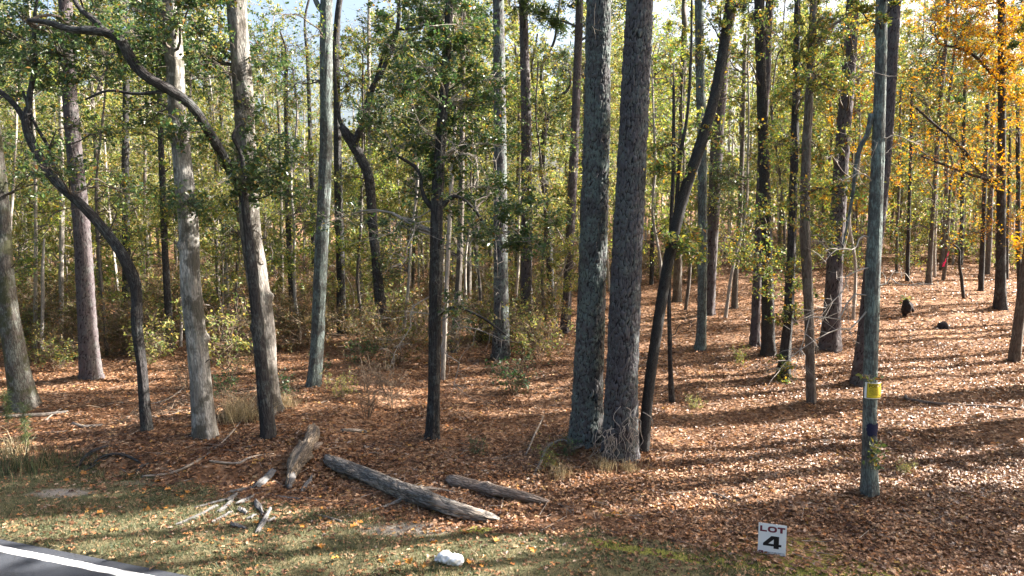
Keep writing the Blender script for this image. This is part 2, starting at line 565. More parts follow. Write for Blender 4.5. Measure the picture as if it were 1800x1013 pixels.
M['black'] = plain('black_print', (.012, .012, .014), .5, .3)
M['navy'] = plain('navy_print', (.03, .04, .12), .5, .3)
M['yellow'] = plain('yellow_print', (.62, .48, .03), .45, .4, .05, 12)
M['blue_paint'] = plain('blue_paint', (.010, .012, .045), .7, .3, .3, 30)
M['steel'] = plain('sign_wire', (.25, .25, .25), .4, .5)
M['pink'] = plain('pink_ribbon', (.75, .03, .13), .5, .4, .1, 20, 0, .3)
M['charred'] = plain('charred_wood', (.03, .025, .026), .9, .2, .7, 9, .9)
m, nt, N, L = new_mat('asphalt')
M['asphalt'] = m
out = nd(nt, 'ShaderNodeOutputMaterial'); p = nd(nt, 'ShaderNodeBsdfPrincipled', i_Roughness=.8)
pos = nd(nt, 'ShaderNodeNewGeometry').outputs['Position']
c = mixc(nt, ramp(nt, noise(nt, pos, 1.3, 5, .6), [(.35, (0, 0, 0)), (.65, (1, 1, 1))]), (.017, .020, .028), (.030, .035, .045))
c = mixc(nt, ramp(nt, noise(nt, pos, 160, 2, .6), [(.52, (0, 0, 0)), (.7, (.6, .6, .6))]), c, (.10, .105, .115))
cv = nd(nt, 'ShaderNodeTexVoronoi', feature='DISTANCE_TO_EDGE', i_Scale=.9)
wv = nd(nt, 'ShaderNodeVectorMath', operation='ADD'); wn_ = nd(nt, 'ShaderNodeTexNoise', i_Scale=3.0, i_Detail=5.0); L.new(pos, wn_.inputs['Vector']); L.new(pos, wv.inputs[0]); L.new(wn_.outputs['Color'], wv.inputs[1]); L.new(wv.outputs[0], cv.inputs['Vector'])
c = mixc(nt, ramp(nt, cv.outputs['Distance'], [(.0, (1, 1, 1)), (.014, (0, 0, 0))]), c, (.016, .016, .018))
L.new(c, p.inputs['Base Color'])
b = nd(nt, 'ShaderNodeBump', i_Strength=.4, i_Distance=.01); L.new(noise(nt, pos, 120, 3, .7), b.inputs['Height']); L.new(b.outputs[0], p.inputs['Normal'])
L.new(p.outputs[0], out.inputs[0])
M['line_paint'] = plain('line_paint', (.74, .74, .72), .6, .3, .12, 45, .2)


# ------------------------------------------------------------------ the ground
def spaced(segs):
    out = []
    for a, b, st in segs:
        out.append(np.arange(a, b, st))
    out.append([segs[-1][1]])
    return np.concatenate(out)


gx = spaced([(-420, -120, 60), (-120, -50, 10), (-50, -20, 1.5), (-20, -11, .4), (-11, 11, .11), (11, 20, .4), (20, 60, 1.5), (60, 120, 10), (120, 420, 60)])
gy = spaced([(-40, 6, 6), (6, 9, .5), (9, 18, .095), (18, 30, .22), (30, 60, .9), (60, 120, 4), (120, 700, 60)])
X, Y = np.meshgrid(gx, gy)
Z = height(X, Y)
gd = Y - grass_line(X) + (vnoise(X * 1.4, Y * 1.4, 11) - .5) * .8 + (vnoise(X * 4, Y * 4, 12) - .5) * .35
zone_grass = 1 - sstep(-.12, .18, gd)
xs = np.asarray(X)
zone_moss = np.exp(-((Y - grass_line(X) + .16) / .17) ** 2) * sstep(-1.6, .2, xs) * sstep(.25, .6, vnoise(X * 1.2, Y * 1.6, 13)) \
    + .55 * sstep(.62, .8, vnoise(X * 1.1, Y * 1.5, 14)) * sstep(-.6, .3, gd) * (1 - sstep(.9, 2.2, gd)) * sstep(-2, 0, xs)


def patch(px, py, rx, ry):
    c = flat(px, py)
    return np.exp(-(((X - c[0]) / rx) ** 2 + ((Y - c[1]) / ry) ** 2) ** 1.5)


zone_sand = np.clip(patch(110, 868, .75, .28) + .9 * patch(715, 932, 1.0, .32) + .5 * patch(250, 850, 1.2, .2) + .4 * patch(520, 900, .9, .25), 0, 1)
mb = MB()
nx, ny = len(gx), len(gy)
i = np.arange(ny - 1)[:, None] * nx; j = np.arange(nx - 1)[None, :]
Q = np.stack([i + j, i + j + 1, i + nx + j + 1, i + nx + j], -1).reshape(-1, 4)
mb.add(np.stack([X, Y, Z], -1), None, Q, 0, np.stack([zone_grass, np.clip(zone_moss, 0, 1), zone_sand, np.ones_like(X)], -1).reshape(-1, 4))

m, nt, N, L = new_mat('forest_floor')
out = nd(nt, 'ShaderNodeOutputMaterial'); p = nd(nt, 'ShaderNodeBsdfPrincipled', i_Roughness=.95)
p.inputs['Specular IOR Level'].default_value = .1
geo = nd(nt, 'ShaderNodeNewGeometry'); pos = geo.outputs['Position']
at = nd(nt, 'ShaderNodeAttribute', attribute_name='zone'); sep = nd(nt, 'ShaderNodeSeparateColor'); L.new(at.outputs['Color'], sep.inputs[0])
vor = nd(nt, 'ShaderNodeTexVoronoi', i_Scale=9.0); L.new(pos, vor.inputs['Vector'])
vs = nd(nt, 'ShaderNodeSeparateColor'); L.new(vor.outputs['Color'], vs.inputs[0])
lit = ramp(nt, vs.outputs[0], [(0, (.07, .036, .022)), (.3, (.14, .075, .042)), (.6, (.23, .13, .075)), (.85, (.31, .20, .13)), (1, (.30, .14, .055))])
big = noise(nt, pos, .5, 5, .6)
lit = mixc(nt, ramp(nt, big, [(.42, (0, 0, 0)), (.62, (.55, .55, .55))]), lit, (.13, .07, .04))
fineg = noise(nt, pos, 30, 6, .7); medg = noise(nt, pos, 3.0, 5, .65)
gcol = mixc(nt, ramp(nt, medg, [(.4, (0, 0, 0)), (.6, (1, 1, 1))]), (.05, .065, .03), (.13, .115, .062))
gcol = mixc(nt, math_n(nt, 'MULTIPLY', fineg, .5), gcol, (.16, .12, .075))
mcol = mixc(nt, fineg, (.11, .12, .025), (.21, .205, .05))
scol = mixc(nt, fineg, (.20, .17, .14), (.33, .29, .25))


def brk(sock, lo, hi, sc_):
    n = noise(nt, pos, sc_, 5, .7)
    return ramp(nt, math_n(nt, 'ADD', sock, math_n(nt, 'MULTIPLY', math_n(nt, 'SUBTRACT', n, .5), .9)), [(lo, (0, 0, 0)), (hi, (1, 1, 1))])


c = mixc(nt, brk(sep.outputs[0], .4, .6, 9), lit, gcol)
c = mixc(nt, brk(sep.outputs[1], .42, .62, 7), c, mcol)
c = mixc(nt, brk(sep.outputs[2], .35, .95, 11), c, scol)
L.new(c, p.inputs['Base Color'])
b = nd(nt, 'ShaderNodeBump', i_Strength=.6, i_Distance=.05)
L.new(math_n(nt, 'ADD', vor.outputs['Distance'], fineg), b.inputs['Height']); L.new(b.outputs[0], p.inputs['Normal']); L.new(p.outputs[0], out.inputs[0])
link('ground', mb.mesh('ground', [m], attr=True), kind='structure')

# road and its white edge line
mb = MB()
s = np.linspace(-90, 90, 181)
rows = []
for off in (0.02, -.6, -1.6, -4, -8):
    q = RA[None] + RDIR[None] * s[:, None] + RNRM[None] * off
    rows.append(np.column_stack([q, np.full(len(s), -.012 + .02 * min(1, -off / 4))]))
V = np.concatenate(rows); k = len(s)
Q = np.concatenate([np.stack([r * k + np.arange(k - 1), (r + 1) * k + np.arange(k - 1), (r + 1) * k + np.arange(1, k), r * k + np.arange(1, k)], -1) for r in range(4)])
mb.add(V, None, Q)
road = link('road', mb.mesh('road', [M['asphalt']]), kind='structure')
la, lb = flat(0, 958.5)[:2], flat(0, 969.5)[:2]
d0, d1 = float(road_dist(*la)), float(road_dist(*lb))
mb = MB()
s = np.linspace(-30, 30, 601)
jit = (vnoise(s * 9, s * 0, 21) - .5) * .018; jit2 = (vnoise(s * 8, s * 0 + 4, 22) - .5) * .018
A_ = RA[None] + RDIR[None] * s[:, None] + RNRM[None] * (d0 + jit)[:, None]
B_ = RA[None] + RDIR[None] * s[:, None] + RNRM[None] * (d1 + jit2)[:, None]
k = len(s)


def road_z(off):
    return np.interp(-off, [-.02, .6, 1.6, 4], [-.012, -.009, -.004, .008])


mb.add(np.vstack([np.column_stack([A_, np.full(k, road_z(d0) + .004)]), np.column_stack([B_, np.full(k, road_z(d1) + .004)])]), None,
       np.stack([np.arange(k - 1), k + np.arange(k - 1), k + np.arange(1, k), np.arange(1, k)], -1))
link('road_edge_line', mb.mesh('road_edge_line', [M['line_paint']]), kind='structure')


# ------------------------------------------------------------------ leaf litter, straw, grass
def wedge(n, y0, y1, rng, half=.78):
    """points spread evenly over the ground that the camera sees"""
    y = np.sqrt(rng.uniform(y0 ** 2, y1 ** 2, n))
    x = rng.uniform(-half, half, n) * y
    return x, y


def gmask(x, y):
    g = y - grass_line(x) + (vnoise(x * 1.4, y * 1.4, 11) - .5) * .8 + (vnoise(x * 4, y * 4, 12) - .5) * .35
    return g, road_dist(x, y)


mb = MB()
for n, y0, y1, size, five, lift in ((70000, 9.5, 20, .045, False, .03), (70000, 9.5, 16.5, .088, True, .045), (80000, 16.5, 27, .095, False, .05), (62000, 27, 48, .13, False, .06), (30000, 48, 90, .22, False, .08)):
    x, y = wedge(n, y0, y1, RNG)
    g, rd = gmask(x, y)
    keep = RNG.random(n) < np.where(rd < .1, .006 + .10 * np.exp((rd - .1) / .12), np.where(g < 0, .075 + .30 * np.exp(g / .45) + .12 * sstep(.6, .75, vnoise(x * .9, y * .9, 35)), np.clip(.45 + g * .4, 0, 1) * (.55 + .45 * sstep(.3, .6, vnoise(x * .8, y * .8, 31)))))
    x, y = x[keep], y[keep]
    z = height(x, y) + RNG.uniform(.004, lift, len(x)) ** 1.0 * np.where(gmask(x, y)[0] < 0, .5, 1)
    leaves(mb, np.column_stack([x, y, z]), size, RNG, width=.7 if five else .65, up=.72, fold=.16, five=five)
link('leaf_litter', mb.mesh('leaf_litter', [M['litter']], smooth=False), kind='stuff')

mb = MB()
x, y = wedge(60000, 10, 34, RNG)
g, rd = gmask(x, y); kp = (g > .1) & (rd > .1) & (vnoise(x * .5, y * .5, 33) > .48)
x, y = x[kp], y[kp]
P = np.column_stack([x, y, height(x, y) + RNG.uniform(.01, .05, len(x))])
leaves(mb, P, .2, RNG, width=.05, up=.8, fold=.03)
link('pine_straw', mb.mesh('pine_straw', [M['straw']], smooth=False), kind='stuff')

mb = MB()
n = 130000
x = RNG.uniform(-11, 9, n); y = RNG.uniform(9.2, 15.5, n)
g, rd = gmask(x, y)
sandy = np.zeros(n)
for px_, py_, rx_, ry_ in ((110, 868, .75, .28), (715, 932, 1.0, .32), (250, 850, 1.2, .2)):
    c_ = flat(px_, py_); sandy = np.maximum(sandy, np.exp(-(((x - c_[0]) / rx_) ** 2 + ((y - c_[1]) / ry_) ** 2) ** 1.5))
kp = (g < .15) & (rd > .03) & (RNG.random(n) > sandy * .85) & (RNG.random(n) < .45 + .8 * vnoise(x * 1.5, y * 1.5, 41)) & (np.abs(x / y) < .8)
x, y = x[kp], y[kp]; n = len(x)
tall = .035 + .06 * vnoise(x * 1.9, y * 1.9, 42) ** 2 + .13 * sstep(0, .35, gmask(x, y)[0] + .3) * sstep(-7.2, -9, x)
hgt = tall * RNG.uniform(.6, 1.4, n)
a = RNG.uniform(0, 6.283, n); w = .0075
B0 = np.column_stack([x - np.cos(a) * w, y - np.sin(a) * w, height(x, y) - .005]); B1 = np.column_stack([x + np.cos(a) * w, y + np.sin(a) * w, height(x, y) - .005])
lean = RNG.normal(size=(n, 2)) * hgt[:, None] * .55
T = np.column_stack([x + lean[:, 0], y + lean[:, 1], height(x, y) + hgt])
mb.add(np.stack([B0, B1, T], 1).reshape(-1, 3), np.arange(n * 3).reshape(-1, 3))
link('grass', mb.mesh('grass', [M['grass']], smooth=False), kind='stuff')

# fallen twigs too many to count
mb = MB()
x, y = wedge(1500, 11, 34, RNG)
g, rd = gmask(x, y); kp = (g > .0) & (rd > .3)
x, y = x[kp], y[kp]; n = len(x)
a = RNG.uniform(0, 6.283, n); l = RNG.uniform(.15, .7, n)
P0 = np.column_stack([x, y, height(x, y) + .035])
x1, y1 = x + np.cos(a) * l, y + np.sin(a) * l
P1 = np.column_stack([x1, y1, height(x1, y1) + RNG.uniform(.02, .10, n)])
sticks(mb, P0, P1, RNG.uniform(.003, .008, n), .002)
link('twig_litter', mb.mesh('twig_litter', [M['twig']]), kind='stuff')


mb = MB()
n = 520
x = RNG.uniform(-13.5, -6.2, n); y = RNG.uniform(14.8, 20.5, n)
kp = (y > grass_line(x) + .3) & (vnoise(x * .6, y * .6, 36) > .35); x, y = x[kp], y[kp]; n = len(x)
a = RNG.uniform(0, 6.283, n); l = RNG.uniform(.3, 1.3, n)
P0 = np.column_stack([x, y, height(x, y) + .03]); x1, y1 = x + np.cos(a) * l, y + np.sin(a) * l * .6
P1 = np.column_stack([x1, y1, height(x1, y1) + RNG.uniform(.02, .35, n)])
PM = (P0 + P1) / 2 + np.column_stack([RNG.normal(size=n) * .06, RNG.normal(size=n) * .06, RNG.uniform(0, .08, n)])
sticks(mb, P0, PM, RNG.uniform(.006, .014, n), .006); sticks(mb, PM, P1, .006, .002)
link('brush', mb.mesh('brush', [M['twig_brown']]), kind='stuff')


# ------------------------------------------------------------------ bark relief
def plates(cell_w, cell_h, amp, flare=.35, lobes=5, seed=0, lump=.03):
    """ring x side radii with real bark plates: nearest and second nearest of jittered cells"""
    def f(RR, th, s):
        rmean = float(np.mean(RR[len(RR) // 3]))
        nu = max(6, int(round(2 * math.pi * rmean / cell_w)))
        u = th[None, :] / (2 * math.pi) * nu
        v = s[:, None] / cell_h
        u, v = np.broadcast_arrays(u, v)
        u0_, v0_ = u, v
        ca, sa = np.cos(th[None, :]) * 3 + 9, np.sin(th[None, :]) * 3 + 9
        u = u + (vnoise(ca * 2.2 + v * .9, sa * 2.2 + v * .4, seed) - .5) * 1.1 + (vnoise(ca * 7, sa * 7 + v * 2.6, seed + 7) - .5) * .28
        v = v + (vnoise(ca * 3, sa * 3 + v * .8, seed + 8) - .5) * 1.0 + (vnoise(ca * 8 + v, sa * 8 + v * 2.3, seed + 9) - .5) * .28
        iu, iv = np.floor(u), np.floor(v)
        f1 = np.full(u.shape, 9.); f2 = np.full(u.shape, 9.); ident = np.zeros(u.shape)
        for du in (-1, 0, 1):
            for dv in (-1, 0, 1):
                cu, cv = iu + du, iv + dv
                hu = np.mod(cu, nu)
                pu = cu + .15 + .7 * hash2(hu, cv, seed); pv = cv + .1 + .8 * hash2(hu, cv, seed + 1)
                d = (u - pu) ** 2 + (v - pv) ** 2
                closer = d < f1
                f2 = np.where(closer, f1, np.minimum(f2, d))
                ident = np.where(closer, hash2(hu, cv, seed + 2), ident)
                f1 = np.minimum(f1, d)
        e = np.sqrt(f2) - np.sqrt(f1)
        edge = sstep(.02, .30, e)
        grain = vnoise(ca * 14, sa * 14 + v0_ * 3.5, seed + 11) - .5
        R2 = RR + amp * (.75 * edge - .5) + amp * 1.1 * (ident - .5) * edge + amp * .8 * grain
        R2 = R2 * (1 + lump * (vnoise(th[None, :] * 1.3, s[:, None] * .9, seed + 5) - .5) * 2)
        fl = np.exp(-s / .36)[:, None]
        R2 = R2 * (1 + flare * fl * (.55 + .45 * np.cos(lobes * th[None, :] + seed)))
        at = np.stack([edge, ident, np.zeros_like(edge), np.ones_like(edge)], -1)
        return R2, at
    return f


def ridges(amp, flare=.3, lobes=5, seed=0, lump=.05, knots=0):
    def f(RR, th, s):
        a = th[None, :]; ss = s[:, None]
        n = vnoise((np.cos(a) + 2) * 9 + seed, (np.sin(a) + 2) * 9 + ss * 1.4, seed) - .5
        n2 = vnoise((np.cos(a) + 2) * 3 + ss * .7, (np.sin(a) + 2) * 3 + ss * .9, seed + 1) - .5
        R2 = RR * (1 + lump * 2 * n2) + amp * n * 2
        r_ = np.random.default_rng(seed)
        for _ in range(knots):
            s0, a0 = r_.uniform(.1, .95) * s[-1], r_.uniform(0, 6.28)
            da = np.abs((a - a0 + math.pi) % (2 * math.pi) - math.pi)
            R2 = R2 * (1 + .35 * np.exp(-(da / .5) ** 2 - ((ss - s0) / .09) ** 2))
        fl = np.exp(-s / .32)[:, None]
        R2 = R2 * (1 + flare * fl * (.55 + .45 * np.cos(lobes * a + seed)))
        at = np.stack([R2 * np.cos(a), R2 * np.sin(a), np.broadcast_to(ss, R2.shape), np.ones_like(R2)], -1)
        return R2, at
    return f


# ------------------------------------------------------------------ boughs, twigs, foliage
def bough(mbw, p0, p1, r0, rng, sides=5, wob=.08, rise=.12):
    L_ = np.linalg.norm(p1 - p0)
    t = np.linspace(0, 1, 6)[:, None]
    P = p0 * (1 - t) + p1 * t
    P[:, 2] += rise * L_ * np.sin(t[:, 0] * math.pi)
    P[1:-1] += rng.normal(size=(4, 3)) * L_ * wob * .5
    P = spline(P, 9)
    tube(mbw, P, np.linspace(r0, max(.005, r0 * .25), 9), sides, caps=False)
    return P


def foliage(mbw, mbl, P, rng, ntw, tl, nlf, ls, up=.5, five=False, spread=1.0, width=.55):
    """twigs off a bough P and leaves on the twigs; tl twig length, nlf leaves in all"""
    if ntw <= 0:
        return
    k = rng.integers(2, len(P), ntw)
    a = P[k] + rng.normal(size=(ntw, 3)) * .02
    along = P[-1] - P[0]; along = along / max(np.linalg.norm(along), 1e-6)
    d = unit(ntw, rng) * spread + along * .55; d[:, 2] = d[:, 2] * .65 + .1
    d /= np.maximum(np.linalg.norm(d, axis=1, keepdims=True), 1e-9)
    l = tl * rng.uniform(.45, 1.2, ntw)[:, None]
    b = a + d * l * .55
    d2 = d + unit(ntw, rng) * .5; d2[:, 2] -= .1
    d2 /= np.maximum(np.linalg.norm(d2, axis=1, keepdims=True), 1e-9)
    c = b + d2 * l * .5
    sticks(mbw, a, b, .008 * min(1, tl + .3), .005)
    sticks(mbw, b, c, .005, .002)
    # side twigs
    m_ = ntw * 2
    q = rng.integers(0, ntw, m_); t = rng.uniform(.2, 1, m_)[:, None]
    s0 = b[q] * (1 - t) + c[q] * t
    s1 = s0 + (d2[q] * .4 + unit(m_, rng) * .7) * l[q] * .4
    sticks(mbw, s0, s1, .004, .0015)
    if nlf and mbl is not None:
        q = rng.integers(0, m_, nlf); t = rng.uniform(.15, 1.1, nlf)[:, None]
        lp = s0[q] * (1 - t) + s1[q] * t + rng.normal(size=(nlf, 3)) * ls * .45
        leaves(mbl, lp, ls, rng, up=up, five=five, width=width)


def auto_crown(mbw, mbl, trunk, rng, z0, z1, nb, reach, r0, tw, tl, nlf, ls, elev=(-5, 45), top_taper=.6, width=.55, up=.5):
    """boughs all round a trunk polyline between two heights"""
    zs = trunk[:, 2]
    for b in range(nb):
        z = z0 + (z1 - z0) * (b + rng.random()) / nb
        p = np.array([np.interp(z, zs, trunk[:, q]) for q in range(3)])
        f = (z - z0) / max(z1 - z0, .01)
        az = b * 2.4 + rng.uniform(-.5, .5); el = RAD(rng.uniform(*elev))
        ln = reach * rng.uniform(.6, 1.1) * (1 - top_taper * f)
        e = p + np.array((math.cos(az) * math.cos(el), math.sin(az) * math.cos(el), math.sin(el))) * ln
        P = bough(mbw, p, e, r0 * (1 - .5 * f), rng)
        foliage(mbw, mbl, P, rng, tw, tl, nlf, ls, width=width, up=up)


# ------------------------------------------------------------------ shared upper crowns (above the picture, they shade it)
def proto(kind, seed):
    rng = np.random.default_rng(seed)
    w, l = MB(), MB()
    tr = np.array([(0, 0, 0), (0, 0, 10.)])
    if kind == 'pine':
        auto_crown(w, l, tr, rng, 0, 8, 15, 3.3, .06, 9, .6, 470, .28, elev=(0, 40), top_taper=.65, width=.16, up=.2)
        return w.mesh('pine_bough', [M['dark']]), l.mesh('pine_needles', [M['needle']], smooth=False)
    auto_crown(w, l, tr, rng, 0, 7, 13, 3.7, .06, 9, .7, 560, .15, elev=(5, 55), top_taper=.45)
    mat = M['leaf_mix'] if kind == 'mix' else M['leaf_gold'] if kind == 'gold' else M['leaf_oak']
    return w.mesh('bough', [M['dark']]), l.mesh('leaves', [mat], smooth=False)


TOPS = {'pine': [proto('pine', 1), proto('pine', 2)], 'oak': [proto('oak', 3), proto('oak', 4)], 'mix': [proto('mix', 5)], 'gold': [proto('gold', 6)]}


def upper_crown(root, kind, at, scale, rng):
    w, l = TOPS[kind][rng.integers(0, len(TOPS[kind]))]
    rot = rng.uniform(0, 6.28)
    for name, me in (('bough', w), ('crown', l)):
        o = link(name, me, root, at, 'stuff')
        o.rotation_euler = (0, 0, rot); o.scale = scale


# ------------------------------------------------------------------ the trees one can tell apart
TREE_AT = {}


def main_tree(name, label, cat, path, bark, seed, cell=None, sides=26, step=.09, group=None, lean=0.0, top=20.0, upper=None, up_scale=(1, 1, 1), ucount=1, ubase=.6,
              limbs=(), blobs=(), leaf='leaf_oak', ls=.095, ws=.87, dens=2.4, flare=.6, rough=.012, lump=.06, knots=3, dead=(), depth=None, limb_bark=None, twig='twig_dark', wob=.03, lobes=5):
    rng = np.random.default_rng(seed)
    base = hit(path[0][0], path[0][1])
    if depth is not None:
        base = at_depth(path[0][0], path[0][1], depth); base[2] = float(height(base[0], base[1]))
    Yb = base[1]
    root = empty(name, tuple(base), label, cat, group)
    TREE_AT[seed] = base
    pts = []
    z00 = at_depth(path[0][0], path[0][1], Yb)[2]
    for i_, (px, py, w) in enumerate(path):
        q = at_depth(px, py, Yb)
        f = i_ / max(1, len(path) - 1)
        pts.append((q[0], Yb + lean * f + (rng.normal() * wob if i_ else 0), q[2] - (z00 - base[2]) * (1 - f), .5 * ws * w * Yb / FPX))
    pts = np.array(pts)
    d = pts[-1, :3] - pts[-2, :3]; d /= np.linalg.norm(d)
    d = d * .6 + np.array((0, 0, .4)); d /= np.linalg.norm(d)
    ext = []
    if top > pts[-1, 2] + .5:
        h = top - pts[-1, 2]
        for f in (.35, .7, 1.0):
            e = pts[-1, :3] + d * h * f + np.array((rng.normal() * .12, rng.normal() * .12, 0))
            ext.append((*e, pts[-1, 3] * (1 - .62 * f)))
    low = pts[0].copy(); low[:3] -= (pts[1, :3] - pts[0, :3]) / np.linalg.norm(pts[1, :3] - pts[0, :3]) * .3
    full = np.vstack([low, pts] + ([np.array(ext)] if ext else []))
    ln = np.sum(np.linalg.norm(np.diff(full[:, :3], axis=0), axis=1))
    S = spline(full, max(12, int(ln / step)))
    S[:, 3] = np.maximum(S[:, 3], .01)
    rl = plates(cell[0], cell[1], cell[2], flare, lobes, seed) if cell else ridges(rough, flare, lobes, seed, lump, knots)
    mb = MB()
    tube(mb, S[:, :3], S[:, 3], sides, 0, rl)
    link('trunk', mb.mesh('trunk', [M[bark]], attr=True, origin=base), root)
    allp = [S[:, :3]]
    for lm in limbs:
        L_ = np.array([(*at_depth(px, py, Yb + (dy[0] if dy else 0)), .5 * ws * w * Yb / FPX) for px, py, w, *dy in lm])
        S2 = spline(L_, max(10, int(np.sum(np.linalg.norm(np.diff(L_[:, :3], axis=0), axis=1)) / .12)))
        S2[:, 3] = np.maximum(S2[:, 3], .008)
        mb = MB(); tube(mb, S2[:, :3], S2[:, 3], 12, 0, ridges(rough * .6, 0, 3, seed + 3, lump, 2))
        link('limb', mb.mesh('limb', [M[limb_bark or bark]], attr=True, origin=base), root)
        allp.append(S2[:, :3])
    allp = np.vstack(allp)
    mw, ml = MB(), MB()
    for bl in blobs:
        px, py, r, n = bl[:4]; dy = bl[4] if len(bl) > 4 else rng.uniform(-1.5, 1.5)
        c = at_depth(px, py, Yb + dy); R_ = 1.25 * r * Yb / FPX
        dist = np.linalg.norm(allp - c, axis=1) + .9 * np.maximum(0, allp[:, 2] - c[2] + .2)
        st = allp[np.argmin(dist)]
        nb = 2 if n < 500 else 3
        for _ in range(nb):
            o = unit(1, rng)[0] * R_ * .55
            e = c + o
            P = bough(mw, st, e, .012 + .010 * np.linalg.norm(e - st), rng)
            k0 = len(P) // 2 if np.linalg.norm(e - st) > R_ * 1.6 else 1
            foliage(mw, ml, P[k0:], rng, int(12 + 7 * R_), R_ * .75, int(dens * n / nb), ls * 1.1, spread=1.1)
    for dd in dead:             # bare dead branches: start pixel, end pixel, twigs
        x0, y0, x1, y1, nt_ = dd[:5]; dy = dd[5] if len(dd) > 5 else -.3
        P = bough(mw, at_depth(x0, y0, Yb), at_depth(x1, y1, Yb + dy), .018, rng, rise=.05, wob=.12)
        foliage(mw, None, P, rng, nt_, .55, 0, 0, spread=.9)
    if mw.n:
        link('twigs', mw.mesh('twigs', [M[twig]], origin=base), root, None, 'stuff')
    if ml.n:
        link('crown', ml.mesh('crown', [M[leaf]], smooth=False, origin=base), root, None, 'stuff')
    if upper:
        zt = top - base[2]
        for q in range(ucount):
            zz = S[:, 2] - base[2]
            h = zt * ubase
            xy = [np.interp(h, zz, S[:, a_] - base[a_]) for a_ in (0, 1)]
            s = ((zt - h) / 8.5) if upper == 'pine' else ((zt - h) / 8.0)
            upper_crown(root, upper, (xy[0], xy[1], h), (s * up_scale[0], s * up_scale[1], s * up_scale[2]), rng)
    return root


PINES = 'tall pines of the wood'
OAKS = 'grey oaks along the verge'
BIG = (.085, .17, .024)
MID = (.085, .16, .017)

# --- left edge to centre
main_tree('oak_tree', 'mossy grey oak with flared roots leaning at the left edge', 'tree', [(44, 716, 56), (26, 610, 46), (12, 500, 38), (4, 380, 30), (-8, 250, 26), (-20, 120, 22), (-30, -20, 18)],
          'mossy', 101, ws=.76, top=13, upper='oak', up_scale=(.9, .9, .9), flare=.7, lobes=3, knots=5, group=OAKS,
          blobs=[(60, 40, 60, 420), (20, 110, 50, 260), (60, 330, 45, 180), (15, 60, 50, 300)], dead=[(12, 480, 110, 380, 10), (5, 340, 90, 300, 8)])
main_tree('pine_tree', 'reddish barked pine with scaly trunk behind the crooked leaning oak', 'tree', [(160, 662, 40), (152, 560, 34), (143, 420, 31), (133, 300, 29), (124, 180, 26), (117, 60, 24), (114, -10, 23)],
          'pine_red', 102, cell=MID, sides=72, step=.05, top=21, upper='pine', group=PINES, dead=[(135, 320, 60, 330, 6)])
main_tree('oak_tree', 'dark crooked oak arching over to the left with a forked top', 'tree', [(258, 754, 25), (249, 660, 22), (243, 580, 22), (238, 505, 24), (222, 458, 23), (188, 412, 22), (150, 365, 20), (105, 325, 19), (70, 275, 18), (50, 225, 17), (48, 190, 14)],
          'dark', 103, group=OAKS, ws=.78, top=7.5, upper=None, flare=.3, knots=4, limbs=[[(52, 232, 13), (30, 190, 11), (5, 165, 10), (-30, 140, 8)], [(50, 225, 13), (52, 170, 11), (62, 110, 9), (60, 40, 7), (70, -30, 5)], [(100, 320, 9), (85, 260, 7), (60, 215, 6), (40, 160, 4)]],
          blobs=[(90, 120, 60, 300), (170, 230, 45, 130), (110, 270, 40, 160), (35, 60, 55, 300), (205, 330, 40, 90)], dead=[(190, 412, 235, 300, 8), (225, 460, 250, 430, 4), (150, 365, 60, 400, 8)])
main_tree('oak_tree', 'pale grey oak with smooth sunlit trunk beside the crooked dark one', 'tree', [(361, 768, 48), (354, 690, 42), (345, 600, 40), (336, 500, 39), (331, 400, 37), (322, 300, 35), (312, 200, 34), (304, 100, 33), (298, -10, 31)],
          'oak', 104, sides=40, step=.06, group=OAKS, top=17, upper='oak', up_scale=(.75, .75, .8), flare=.45, knots=7, lobes=4,
          blobs=[(250, 60, 70, 650), (330, 40, 70, 650), (290, 125, 55, 330), (345, 365, 32, 130, -.6), (300, 330, 40, 130), (230, 30, 70, 500), (330, 250, 45, 220, -.8), (270, 200, 45, 140)],
          dead=[(332, 470, 290, 410, 4), (350, 640, 420, 640, 5)])
main_tree('oak_tree', 'stout oak with lit flank and a long dark limb arching up to the left', 'tree', [(474, 722, 46), (468, 640, 42), (462, 560, 41), (449, 480, 40), (440, 400, 39), (435, 300, 38), (428, 180, 37), (421, 80, 36), (416, -10, 35)],
          'oak_brown', 105, sides=40, step=.06, limb_bark='dark',
          limbs=[[(438, 392, 14), (424, 335, 17, -.6), (402, 292, 18, -1.2), (372, 240, 18, -1.8), (340, 190, 17, -2.3), (300, 160, 17, -2.5), (262, 138, 17, -2.6), (236, 112, 18, -2.6), (216, 78, 17, -2.7), (196, 60, 16, -2.7), (160, 54, 13, -2.8), (125, 52, 11, -2.8), (85, 40, 9, -2.8), (50, 36, 6, -2.8)],
                 [(186, 58, 11, -2.7), (165, 35, 10, -2.7), (140, 15, 8, -2.7), (120, -20, 6, -2.7)], [(300, 160, 6, -2.5), (240, 165, 5, -2.5), (190, 160, 4, -2.5), (150, 175, 3, -2.5)]], group=OAKS, top=18, upper='oak', up_scale=(.7, .7, .75), flare=.7, knots=5, lobes=4,
          blobs=[(140, 50, 65, 450), (90, 80, 55, 320), (215, 130, 50, 180), (170, 20, 60, 400), (275, 100, 50, 280), (320, 110, 45, 200), (470, 100, 55, 420), (440, 290, 55, 420, -.8), (500, 295, 45, 300, -.8), (430, 345, 40, 260, -1), (380, 110, 70, 500), (430, 190, 40, 150), (480, 345, 40, 180, -1)],
          dead=[(455, 420, 495, 370, 5), (450, 500, 400, 400, 6), (470, 460, 500, 400, 5)])
